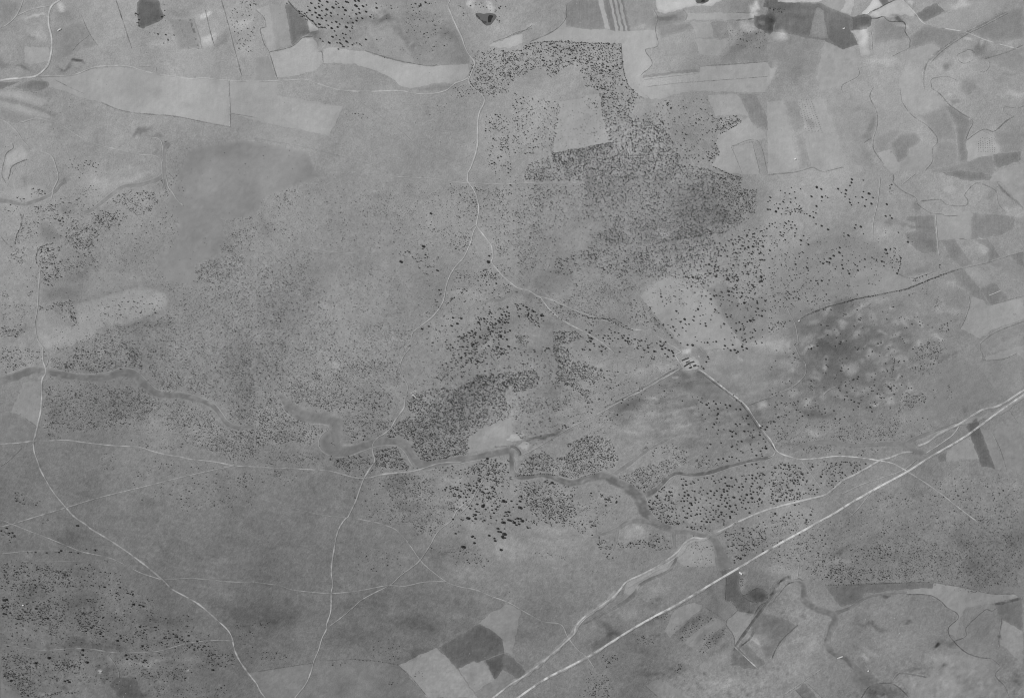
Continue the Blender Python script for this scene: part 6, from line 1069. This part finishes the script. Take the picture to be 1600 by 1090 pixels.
# dam bank beside the threshing ground: a real raised bank
def bank(path, w, h, tone, name='earth_bank'):
    P = resample(pts(path), 1.0); n = len(P)
    t = np.gradient(P, axis=0); t /= np.hypot(t[:, 0], t[:, 1])[:, None]; nr = np.c_[-t[:, 1], t[:, 0]]
    us = np.array([-1, -.35, .35, 1]); hh = np.array([-.3, h, h, -.3]) 
    Q = P[:, None, :] + nr[:, None, :] * us[None, :, None] * w * .5
    x, y = Q[..., 0], Q[..., 1]
    e = np.minimum(1, np.minimum(np.arange(n), np.arange(n)[::-1]) / 2)[:, None]
    V = np.stack([wx(x), wy(y), hz(x, y) + FZ + .3 + hh[None, :] * e], -1).reshape(-1, 3)
    ii = np.arange(n * 4).reshape(n, 4)
    Fq = np.stack([ii[:-1, :-1], ii[1:, :-1], ii[1:, 1:], ii[:-1, 1:]], -1).reshape(-1, 4)
    if np.cross(V[Fq[0, 1]] - V[Fq[0, 0]], V[Fq[0, 2]] - V[Fq[0, 0]])[2] < 0: Fq = Fq[:, ::-1]
    return tag(mesh_obj(name, V, Fq, MAT['pasture'], np.full(len(V), albedo(tone)), smooth=False), kind='structure')
bank('P: 430,590 520,600 600,660 660,730 680,810', 4.2, 2.6, .42)

# ---------------------------------------------------------------- trees
def ico():
    p = (1 + 5 ** .5) / 2
    V = np.array([(-1, p, 0), (1, p, 0), (-1, -p, 0), (1, -p, 0), (0, -1, p), (0, 1, p), (0, -1, -p), (0, 1, -p), (p, 0, -1), (p, 0, 1), (-p, 0, -1), (-p, 0, 1)], float)
    V /= np.linalg.norm(V[0])
    F = np.array([(0, 11, 5), (0, 5, 1), (0, 1, 7), (0, 7, 10), (0, 10, 11), (1, 5, 9), (5, 11, 4), (11, 10, 2), (10, 7, 6), (7, 1, 8), (3, 9, 4), (3, 4, 2), (3, 2, 6), (3, 6, 8), (3, 8, 9), (4, 9, 5), (2, 4, 11), (6, 2, 10), (8, 6, 7), (9, 8, 1)])
    return V, F
def ico1():
    V, F = ico(); V = [tuple(v) for v in V]; mid = {}; out = []
    def m(a, b):
        k = (min(a, b), max(a, b))
        if k not in mid:
            v = (np.array(V[a]) + np.array(V[b])) / 2; v /= np.linalg.norm(v); mid[k] = len(V); V.append(tuple(v))
        return mid[k]
    for a, b, c in F:
        ab, bc, ca = m(a, b), m(b, c), m(c, a); out += [(a, ab, ca), (b, bc, ab), (c, ca, bc), (ab, bc, ca)]
    return np.array(V), np.array(out)
def lobes(n, seed, fine):
    n = max(n, 1)
    g_ = np.random.default_rng(seed); bv, bf = ico1() if fine else ico()
    VV, FF, o = [], [], 0
    for k in range(n):
        a = 2 * math.pi * k / max(1, n) + g_.uniform(-.4, .4); rr = g_.uniform(.2, .42) if n > 1 and k else 0.0
        s = g_.uniform(.5, .72) if k else .8
        v = bv * (1 + g_.uniform(-.22, .22, (len(bv), 1))) * np.array([s, s, s * .75]) + np.array([rr * math.cos(a), rr * math.sin(a), 1.05 + g_.uniform(-.15, .15)])
        VV.append(v); FF.append(bf + o); o += len(v)
    return np.vstack(VV), np.vstack(FF)
def trunk_mesh(sides=5):
    a = np.arange(sides) * 2 * math.pi / sides
    V = np.vstack([np.c_[.13 * np.cos(a), .13 * np.sin(a), np.full(sides, -.15)], np.c_[.08 * np.cos(a) + .03, .08 * np.sin(a), np.full(sides, .75)]])
    F = [];
    for i in range(sides):
        j = (i + 1) % sides; F += [(i, j, sides + j), (i, sides + j, sides + i)]
    return V, np.array(F)
placed = []   # (x, y, r) of every measured tree
SIZE = (1.3, 1.5, 1.8, 2.15, 2.6)
for k, s in TREES.items():
    (ox, oy), sc = ORG[k]
    for t in s.split():
        v = [float(q) for q in t.split(',')]
        z = int(v[2]) if len(v) > 2 else 0
        x, y = ox + v[0] / sc, oy + v[1] / sc
        if y < -2: continue
        sc_ = .85 if k == '30' else 1.0
        placed.append((x, y, SIZE[z] * sc_ * rng.uniform(.9, 1.1), k))
placed.sort(key=lambda t: -t[2])
single, rest = placed[:300], placed[300:]
REG = {
 'A': ('creekside oak grove', [(1075, 748, 'the creek bend'), (1105, 742, 'the creek bank'), (1165, 742, 'the upper reach'), (1120, 780, 'the grove centre'), (1070, 785, 'the small thicket'), (1170, 785, 'the open strip'), (1105, 815, 'the dirt road bend'), (1170, 812, 'the dirt road')]),
 'B': ('pale south slope', [(730, 808, 'the biggest clump'), (740, 840, 'the lone pair'), (722, 854, 'the far tip'), (785, 835, 'the tight knot'), (800, 815, 'the wood corner'), (760, 790, 'the wood edge'), (712, 790, 'the cart track'), (790, 785, 'the thicket'), (782, 860, 'the bare ground')]),
 'C': ('rough northern ground', [(485, 20, 'the hedge bend'), (500, 40, 'the dark hedge'), (520, 10, 'the upper edge'), (560, 10, 'the stony rise'), (570, 30, 'the damp hollow'), (530, 35, 'the middle'), (530, 60, 'the stubble edge'), (550, 55, 'the lower slope')]),
 'D': ('streaky farm pasture', [(1110, 670, 'the pale fallow'), (1143, 673, 'the row of four'), (1180, 670, 'the bend road'), (1175, 682, 'the dark patch'), (1195, 700, 'the road corner'), (1110, 715, 'the scrub edge'), (1150, 695, 'the middle'), (1175, 715, 'the creek')]),
 'E': ('farmstead surroundings', [(1035, 540, 'the west track'), (1080, 538, 'the round pale disc'), (1145, 545, 'the walled yard'), (1108, 562, 'the farm corner'), (1065, 626, 'the lower pasture'), (1108, 632, 'the grey paddock'), (1150, 625, 'the bend road'), (1160, 535, 'the pasture corner')]),
 '13': ('long hedge parkland', [(1330, 280, 'the top pasture'), (1350, 310, 'the loose ring'), (1285, 305, 'the small trio'), (1265, 335, 'the damp gully'), (1385, 335, 'the field corner'), (1340, 365, 'the light field'), (1220, 370, 'the west side'), (1300, 400, 'the grey pasture'), (1385, 400, 'the hollow'), (1400, 420, 'the field boundary'), (1245, 400, 'the slope'), (1280, 440, 'the hedge'), (1325, 420, 'the middle ground')]),
 '11': ('central plain', [(626, 409, 'the plain'), (762, 405, 'the forked road'), (661, 390, 'the pale ground'), (720, 505, 'the light strip'), (780, 500, 'the dark pasture'), (672, 333, 'the upper plain'), (660, 515, 'the roadside')]),
 '30': ('south west bushland', [(74, 1027, 'the round clearing'), (135, 1034, 'the bare disc'), (226, 1030, 'the low track'), (190, 920, 'the open grassland'), (205, 945, 'the middle ground'), (10, 940, 'the pasture rim'), (155, 985, 'the tree belt'), (180, 1000, 'the dark hollow'), (300, 1000, 'the track end'), (330, 1045, 'the dark road bend'), (16, 1065, 'the lower corner'), (108, 1065, 'the dark square field'), (60, 865, 'the upper track'), (240, 975, 'the lone trees'), (120, 820, 'the dirt road'), (72, 970, 'the thicket')]),
}
def describe(items, noun, phrase, marks, cap=16):
    xy = np.array([(t[0], t[1]) for t in items]); r = np.array([t[2] for t in items])
    out = []
    q1, q2 = np.quantile(r, [.35, .75]) if len(r) > 2 else (r.min(), r.max())
    big = int(np.argmax(r))
    for i, t in enumerate(items):
        d = np.hypot(xy[:, 0] - t[0], xy[:, 1] - t[1]); d[i] = 1e9
        nn = d.min() / max(.1, t[2])
        m0 = min(marks, key=lambda m_: math.hypot(m_[0] - t[0], m_[1] - t[1])); mk = m0[2]; ex, ey = t[0] - m0[0], t[1] - m0[1]
        way = 'at' if math.hypot(ex, ey) < 3 else (('east' if ex > 0 else 'west') if abs(ex) > abs(ey) else ('south' if ey > 0 else 'north')) + ' of'
        sz = 'largest' if i == big else ('small' if r[i] < q1 else ('broad' if r[i] >= q2 else 'middling'))
        sp = 'touching its neighbour' if nn < 2.3 else ('standing apart' if nn > 5.0 else 'among others')
        out.append(f'{sz} {noun} {sp} {way} {mk}, {phrase}')
    return out
protos = []
for i in range(6):
    V, F = lobes(5, 50 + i, True)
    tm, tf = trunk_mesh()
    me_c = mesh_obj('crown', V, F, M_LEAF, smooth=False); me_t = mesh_obj('trunk', tm, tf, M_BARK)
    protos.append((me_c, me_t))
TREE_Z = FZ * .4
def plant(x, y, r, proto, label, group):
    root = bpy.data.objects.new('oak_tree', None); COL.objects.link(root)
    root.location = (float(wx(x)), float(wy(y)), float(hz(x, y)) + TREE_Z)
    s = r * M; root.scale = (s, s, s * random.uniform(.85, 1.05)); root.rotation_euler = (0, 0, random.uniform(0, 6.28))
    root.empty_display_size = .5
    tag(root, label, 'tree', group)
    for p in proto:
        c = p.copy(); COL.objects.link(c); c.parent = root
    return root
for k in REG:
    items = [t for t in single if t[3] == k]
    if not items: continue
    for t, lab in zip(items, describe(items, 'dark tree', REG[k][0], REG[k][1])):
        plant(t[0], t[1], t[2], protos[random.randrange(6)], lab, 'trees of the ' + REG[k][0])
for a, b in protos:
    bpy.data.objects.remove(a); bpy.data.objects.remove(b)

# the thousands of further trees and bushes
cell = {}
def free(x, y, r):
    ci, cj = int(x // 4), int(y // 4)
    for i in (ci - 1, ci, ci + 1):
        for j in (cj - 1, cj, cj + 1):
            for (a, b, c) in cell.get((i, j), ()):
                if (a - x) ** 2 + (b - y) ** 2 < ((c + r) * .72) ** 2: return False
    return True
def put(x, y, r): cell.setdefault((int(x // 4), int(y // 4)), []).append((x, y, r))
for t in placed: put(t[0], t[1], t[2])
many = [(t[0], t[1], t[2]) for t in rest]
SKIP = [(1060, 740, 1180, 822), (700, 780, 820, 862), (480, 0, 580, 66), (1100, 660, 1200, 722)]
BW = (field_noise((RH, RW), 14, 71) * 3.6, field_noise((RH, RW), 14, 72) * 3.6)
for (P, d, r), (s_, _, _) in zip(GP, GROVES):
    k_ = s_.split(':')[0]
    x0, y0 = P.min(0); x1, y1 = P.max(0)
    n = rng.poisson(d * (2.5 if r >= 1.05 else 3.1) * (x1 - x0) * (y1 - y0))
    if not n: continue
    xs = rng.uniform(x0, x1, n); ys = rng.uniform(y0, y1, n)
    ja, jb = sample(warp_x, xs, ys) * 1.3 + sample(BW[0], xs, ys), sample(warp_y, xs, ys) * 1.3 + sample(BW[1], xs, ys)
    if (d >= .1 and k_ not in ('10', '30', '20', '21')) or k_ == '02': ja, jb = ja * .2, jb * .2
    crisp = k_ == '02' or (d >= .12 and k_ not in ('10', '30', '20'))
    ok = in_poly(xs + ja, ys + jb, P) & (xs > -4) & (xs < 1604) & (ys > -4) & (ys < 1094)
    xs, ys = xs[ok], ys[ok]
    if not len(xs): continue
    pr = np.clip(.72 + .20 * sample(clump, xs, ys), .2, 1) * (np.clip(.2 + edge_dist(xs, ys, P) / 7, 0, 1) if not crisp else 1)
    ok = (rng.uniform(0, 1, len(xs)) < pr) & ~BLOCK[np.clip((ys + MY).round().astype(int), 0, RH - 1), np.clip((xs + MX).round().astype(int), 0, RW - 1)]
    for x, y in zip(xs[ok], ys[ok]):
        if r > .8 and any(a < x < c and b < y < e for a, b, c, e in SKIP): continue
        if FALLOW[int(y) + MY, int(x) + MX] and rng.uniform() < .85: continue
        q = (r * .80 if r < 1.05 else r * .93) * float(np.clip(rng.lognormal(-.04, .30), .5, 2.0))
        if free(x, y, q): put(x, y, q); many.append((x, y, q))
for s, sp, r in ROWS:
    for x, y in resample(pts(s), sp):
        x += rng.normal(0, .35); y += rng.normal(0, .35); q = r * rng.uniform(.7, 1.3)
        if 0 < x < 1600 and 0 < y < 1090 and free(x, y, q * .8): put(x, y, q); many.append((x, y, q))
# sparse tufts and bushes over the whole plain
n = 90000
xs = rng.uniform(0, 1600, n); ys = rng.uniform(0, 1090, n)
dens = np.clip(.42 + .5 * sample(clump, xs, ys), 0, 1) * np.where((sample(SURF, xs, ys) > .585) | (ys < 150), .10, 1.0) * np.where((xs > 1150) & (ys < 480), .25, 1.0) * np.where((xs < 900) & (ys > 700), .45, 1.0)
keep = rng.uniform(0, 1, n) < dens * .5
tufts = []
for x, y in zip(xs[keep], ys[keep]):
    if not BLOCK[int(y) + MY, int(x) + MX] and not FALLOW[int(y) + MY, int(x) + MX]:
        q = rng.uniform(.22, .50)
        if free(x, y, q): tufts.append((x, y, q))
tufts = np.array(tufts)
for (x, y, rx, ry) in PALE:
    for _ in range(rng.integers(0, 4)):
        a, b = x + rng.normal(0, .4) * rx, y + rng.normal(0, .4) * ry; q = rng.uniform(.8, 1.35)
        if free(a, b, q): put(a, b, q); many.append((a, b, q))
many = np.array(many)
print('trees in mass', len(many))
def mass(name, A, tone, label, seed, nl=2, trunk=True):
    g_ = np.random.default_rng(seed)
    pv = [lobes(nl, 70 + i, False) for i in range(6)]
    if nl == 0:
        of = np.array([q for i in range(4) for j in [(i + 1) % 4] for q in ((i, j, 4 + j), (i, 4 + j, 4 + i), (4 + i, 4 + j, 8))])
        ring = [(math.cos(i * math.pi / 2), math.sin(i * math.pi / 2)) for i in range(4)]
        pv = [(np.array([(a * .8, b * .8, .35) for a, b in ring] + [(a * .9, b * .9, .9) for a, b in ring] + [(.1, 0, 1.45)]) * (1 + g_.uniform(-.25, .25, (9, 1))), of) for i in range(6)]
    tv, tf = trunk_mesh(3)
    VV, FF, TT, o = [], [], [], 0
    kind = g_.integers(0, 6, len(A))
    for k in range(6):
        B = A[kind == k]; n = len(B)
        if not n: continue
        V0, F0 = (np.vstack([pv[k][0], tv]), np.vstack([pv[k][1], tf + len(pv[k][0])])) if trunk else (pv[k][0] - np.array([0, 0, .45]), pv[k][1])
        th = g_.uniform(0, 6.28, n); c, s = np.cos(th), np.sin(th); R_ = B[:, 2] * M
        st_ = g_.uniform(.8, 1.2, n)
        X = (V0[None, :, 0] * c[:, None] * st_[:, None] - V0[None, :, 1] * s[:, None]) * R_[:, None] + wx(B[:, 0])[:, None]
        Y = (V0[None, :, 0] * s[:, None] * st_[:, None] + V0[None, :, 1] * c[:, None]) * R_[:, None] + wy(B[:, 1])[:, None]
        Zz = V0[None, :, 2] * R_[:, None] * .78 + (hz(B[:, 0], B[:, 1]) + TREE_Z)[:, None]
        VV.append(np.stack([X, Y, Zz], -1).reshape(-1, 3))
        FF.append((F0[None] + (np.arange(n) * len(V0))[:, None, None] + o).reshape(-1, 3)); o += n * len(V0)
        TT.append(np.repeat(tone * g_.uniform(.7, 1.45, n) * np.where(B[:, 2] < 1.0, 1.2, .9), len(V0)))
    ob = mesh_obj(name, np.vstack(VV), np.vstack(FF), M_LEAF2, np.concatenate(TT))
    return tag(ob, label, None, None, 'stuff')
big = many[:, 2] >= .70
mass('oak_woodland', many[big], .052, 'dark oak crowns scattered over the woods and pastures', 1)
mass('scrub', many[~big], .072, 'fine dark bushes speckling the dry plain', 2, 0, False)
mass('dry_tufts', tufts, .125, 'faint grey tufts and thistles stippling the pasture', 3, 0, False)
print('tufts', len(tufts), 'scrub', (~big).sum())

# orchards of tiny trees planted in rows
ORD = 'zeroth first second third fourth fifth sixth seventh eighth ninth tenth eleventh twelfth thirteenth fourteenth fifteenth sixteenth seventeenth'.split()
def orchard(label, group, rows, mesh_seed):
    V, F = lobes(2, mesh_seed, False); tv, tf = trunk_mesh(3)
    first = None
    for rw, (ax_, ay_, bx, by, n) in enumerate(rows):
        cnt = 0
        for i in range(n):
            if random.random() < .12: continue
            t = i / max(1, n - 1); x = ax_ + (bx - ax_) * t + random.gauss(0, .12); y = ay_ + (by - ay_) * t + random.gauss(0, .12)
            if first is None:
                first = mesh_obj('orchard_tree', np.vstack([V, tv]), np.vstack([F, tf + len(V)]), M_LEAF); o = first
            else:
                o = first.copy(); COL.objects.link(o)
            s = random.uniform(.36, .52) * M; o.scale = (s, s, s); o.rotation_euler = (0, 0, random.uniform(0, 6))
            o.location = (float(wx(x)), float(wy(y)), float(hz(x, y)) + FZ * .9)
            cnt += 1; tag(o, f'tiny fruit tree {ORD[cnt]} from the north, {ORD[rw + 1]} row from the west, {label}', 'orchard tree', group)
def v03(x, y): return 1200 + x / K, y / K
rows = []
for k in range(6):
    a = v03(192 + k * 15, 604); b = v03(228 + k * 19, 798); rows.append((*a, *b, 15 + (k % 2)))
orchard('orchard strip', 'fruit trees of the narrow orchard strip', rows, 90)
rows = []
for k in range(8):
    a = v03(1272 + k * 14, 840 + (k % 2) * 6); b = v03(1278 + k * 14, 922); rows.append((*a, *b, 8))
orchard('square orchard', 'fruit trees of the square orchard', rows, 91)

# ---------------------------------------------------------------- farmstead and huts
def empty(name, x, y, rz, dz=FZ + .2):
    o = bpy.data.objects.new(name, None); COL.objects.link(o)
    o.location = (float(wx(x)), float(wy(y)), float(hz(x, y)) + dz); o.rotation_euler = (0, 0, rz); return o
def box(x0, x1, y0, y1, z0, z1):
    V = [(x0, y0, z0), (x1, y0, z0), (x1, y1, z0), (x0, y1, z0), (x0, y0, z1), (x1, y0, z1), (x1, y1, z1), (x0, y1, z1)]
    F = [(3, 2, 1, 0), (4, 5, 6, 7), (0, 1, 5, 4), (1, 2, 6, 5), (2, 3, 7, 6), (3, 0, 4, 7)]
    return V, F
def building(name, A_, B_, wid, hgt, label, cat, roof_m, group=None, rise=1.6, chimney=False):
    x = (A_[0] + B_[0]) / 2; y = (A_[1] + B_[1]) / 2
    dx, dy = (B_[0] - A_[0]) * M, -(B_[1] - A_[1]) * M
    Ln = math.hypot(dx, dy) / 2; w = wid / 2
    r = empty(name, x, y, math.atan2(dy, dx)); tag(r, label, cat, group)
    V, F = box(-Ln, Ln, -w, w, -.6, hgt)
    wall = mesh_obj('wall', V, F, M_WALL, parent=r)
    e = .5
    V = [(-Ln - e, -w - e, hgt - .1), (Ln + e, -w - e, hgt - .1), (Ln + e, w + e, hgt - .1), (-Ln - e, w + e, hgt - .1), (-Ln - e, 0, hgt + rise), (Ln + e, 0, hgt + rise)]
    F3 = [(0, 1, 5), (0, 5, 4), (2, 3, 4), (2, 4, 5), (0, 4, 3), (1, 2, 5), (0, 3, 2), (0, 2, 1)]
    roof = mesh_obj('roof', V, F3, roof_m, parent=r)
    V, F = box(-.7, .7, -w - .06, -w + .2, 0, 2.1); V = [(a + Ln * .3, b, c) for a, b, c in V]
    mesh_obj('door', V, F, M_WOOD, parent=r)
    for k in (-.6, -.1, .7):
        V, F = box(Ln * k - .5, Ln * k + .5, -w - .05, -w + .2, 1.0, 1.9); mesh_obj('window', V, F, M_WOOD, parent=r)
    if chimney:
        V, F = box(Ln * .5 - .4, Ln * .5 + .4, -.4, .4, hgt + .5, hgt + rise + 1.0); mesh_obj('chimney', V, F, M_WALL, parent=roof)
    return r
def e_(x, y): return (1030 + x / 9.9, 530 + y / 9.9)
GB = 'buildings of the farmstead'
building('barn', e_(350, 325), e_(398, 308), 5.5, 3.2, 'short dark roofed shed at the west end of the upper farm row', 'shed', M_TILE, GB)
building('barn', e_(402, 305), e_(455, 288), 5.5, 3.2, 'dark roofed shed at the east end of the upper farm row', 'shed', M_TILE, GB)
building('barn', e_(415, 358), e_(470, 335), 4.0, 2.6, 'low narrow shed in the courtyard between the two long farm rows', 'shed', M_TILE, GB)
building('long_barn', e_(385, 420), e_(460, 368), 6.0, 3.6, 'long dark roofed barn beside the curved farm lane', 'barn', M_TILE, GB)
building('long_barn', e_(463, 366), e_(540, 341), 6.0, 3.6, 'dark roofed barn continuing the long row to the pale yard', 'barn', M_TILE, GB)
building('farmhouse', e_(466, 442), e_(503, 425), 8.0, 4.5, 'small farmhouse with a chimney in the middle of the farmyard', 'house', M_TILE, GB, chimney=True)
building('farmhouse', e_(527, 412), e_(570, 396), 9.0, 5.0, 'larger farmhouse with a chimney near the road to the bend', 'house', M_TILE, GB, chimney=True)
building('outhouse', e_(472, 392), e_(486, 388), 5.0, 2.8, 'tiny outhouse above the small farmhouse', 'outhouse', M_TILE, GB)
building('outhouse', e_(600, 402), e_(604, 418), 5.0, 2.8, 'tiny outhouse at the east gate of the farmyard', 'outhouse', M_TILE, GB)
building('outhouse', e_(616, 260), e_(630, 270), 5.0, 2.8, 'pale roofed hut alone on the dark plot above the farmyard', 'hut', M_TIN, GB)
building('hut', (35.2, 945.6), (37.0, 944.4), 8.0, 3.2, 'white hut among the bushes of the south west corner', 'hut', M_TIN)
building('hut', (90.2, 48.4), (95.0, 45.6), 6.0, 3.2, 'white cottage in the dark pasture beside the north road', 'cottage', M_TIN)
building('hut', (1154.6, 893.0), (1159.0, 896.0), 9.0, 3.4, 'pale roadside shed below the straight main road', 'shed', M_TIN)
building('hut', (1247.5, 501.6), (1249.5, 500.6), 6.0, 3.0, 'white hut at the west end of the long hedge', 'hut', M_TIN)
building('hut', (1355.2, 1047.8), (1357.2, 1046.8), 6.0, 3.0, 'white hut on the edge of the narrow dark plot', 'hut', M_TIN)
building('hut', (1317, 45.4), (1320, 44.4), 6.0, 3.0, 'white hut inside the dark northern ploughland', 'hut', M_TIN)
building('hut', (1240.6, 249.6), (1243.6, 248.6), 7.0, 3.0, 'white hut at the foot of the narrow dark strip field', 'hut', M_TIN)

def wall_run(name, path, w, h, mat, label, cat, group=None):
    P = resample(pts(path), 1.0, smooth=False); x, y = P[0]
    r = empty(name, x, y, 0, FZ); tag(r, label, cat, group)
    z0 = float(hz(x, y))
    me = None
    for i in range(len(P) - 1):
        a, b = P[i], P[i + 1]
        dx, dy = (b[0] - a[0]) * M, -(b[1] - a[1]) * M; L_ = math.hypot(dx, dy)
        if me is None:
            V, F = box(0, 1, -w / 2, w / 2, -.8, h); o = mesh_obj('wall_section', V, F, mat, parent=r); me = o
        else:
            o = me.copy(); COL.objects.link(o); o.parent = r
        o.location = (float(wx(a[0]) - wx(x)), float(wy(a[1]) - wy(y)), float(hz(*a)) - z0); o.rotation_euler = (0, 0, math.atan2(dy, dx)); o.scale = (L_ * 1.02, 1, 1)
    return r
wall_run('stone_wall', 'Q: 500,557 560,520 600,500 665,482', 2.6, 1.8, M_STONE, 'pale stone wall along the upper side of the old sheepfold', 'wall', 'walls of the old sheepfold')
wall_run('stone_wall', 'Q: 545,592 590,580 620,620 655,668', 4.0, 1.8, M_STONE, 'thick pale stone wall along the lower side of the old sheepfold', 'wall', 'walls of the old sheepfold')
wall_run('stone_wall', '13: 1345,745 1382,731 1417,715', 2.6, 1.2, M_STONE, 'straight white wall inside the small dark field', 'wall')
# culvert bridge over the southern channel
r = empty('small_bridge', 1311.2, 1025.2, math.atan2(3.4, 9)); tag(r, 'small pale culvert bridge where the creek crosses the southern boundary', 'bridge')
V, F = box(-18, 18, -3, 3, 0, .8); mesh_obj('deck', V, F, M_STONE, parent=r)
for sgn in (-1, 1):
    V, F = box(-18, 18, sgn * 3 - .3, sgn * 3 + .3, .8, 1.8); mesh_obj('parapet', V, F, M_STONE, parent=r)
# ring of ruined walls on the white threshing ground
for lab, path in (('broken dark wall on the upper side of the white clearing', 'P: 625,305 690,278 735,290'), ('broken dark wall on the lower side of the white clearing', 'P: 660,330 700,370 735,385 755,330')):
    wall_run('ruined_wall', path, 4.0, 2.2, M_WOOD, lab, 'ruined wall', 'ruined walls on the white clearing')

# heaps of white field stones
HEAPS = {
 'the north strip field': ('02', '405,15 408,80 405,105 415,135 422,133 395,20 480,150 658,158 682,60 507,12', [(904, 4, 'its upper edge'), (905, 32, 'its west side'), (923, 38, 'its lower side'), (972, 30, 'the dark furrows')]),
 'the dark square field': ('S', '907,345 938,437 680,577 832,595 960,577 777,622 880,715 840,770 770,490', [(199, 1050, 'its top corner'), (202, 1058, 'its upper edge'), (180, 1070, 'its west side'), (192, 1073, 'the middle'), (204, 1070, 'its east side'), (195, 1086, 'its lower part')]),
 'the south east grassland': ('33', '768,605 772,618 800,695 595,612 1370,765 1235,485 610,925 590,860 580,850', [(1397, 966, 'the centre'), (1353, 967, 'the west part'), (1552, 1006, 'the dark boundary'), (1517, 935, 'the light field'), (1355, 1040, 'the dark plot')]),
 'the quarry wood': ('12', '880,355 890,360 900,370 910,365 905,380 920,385 930,372 940,380 948,385 885,372 915,352 895,385 825,155 830,158', [(1012, 310, 'the pale pit'), (1030, 365, 'the wood edge'), (1042, 368, 'the clearing')]),
 'the bottom grassland': ('31', '518,807 1298,822 1392,843 1435,803', [(533, 1017, 'the plain'), (733, 1021, 'the dark field'), (765, 1020, 'the field tip')]),
 'the north east ploughland': ('03', '290,200 460,180 465,173 495,150', [(1274, 51, 'the light plot'), (1319, 45, 'the dark plot')]),
}
hv, hf = [], []
g_ = np.random.default_rng(77)
bv, bf = ico()
for k in range(9):
    a = g_.uniform(0, 6.28); d = g_.uniform(0, 1) ** .5 * .8; s = g_.uniform(.25, .5)
    hv.append(bv * s * (1 + g_.uniform(-.2, .2, (12, 1))) + np.array([d * math.cos(a), d * math.sin(a), (.7 - .6 * d)])); hf.append(bf + 12 * k)
heap0 = mesh_obj('stone_heap', np.vstack(hv), np.vstack(hf), M_STONE)
for phrase, (k, s, marks) in HEAPS.items():
    (ox, oy), sc = ORG[k]
    it = [(ox + float(t.split(',')[0]) / sc, oy + float(t.split(',')[1]) / sc, random.uniform(.5, .85)) for t in s.split()]
    for t, lab in zip(it, describe(it, 'white stone heap', phrase, marks)):
        o = heap0.copy(); COL.objects.link(o)
        o.location = (float(wx(t[0])), float(wy(t[1])), float(hz(t[0], t[1])) + FZ - .3); q = t[2] * M; o.scale = (q, q, q * .6); o.rotation_euler = (0, 0, random.uniform(0, 6))
        tag(o, lab, 'stone heap', 'stone heaps in ' + phrase)
bpy.data.objects.remove(heap0)
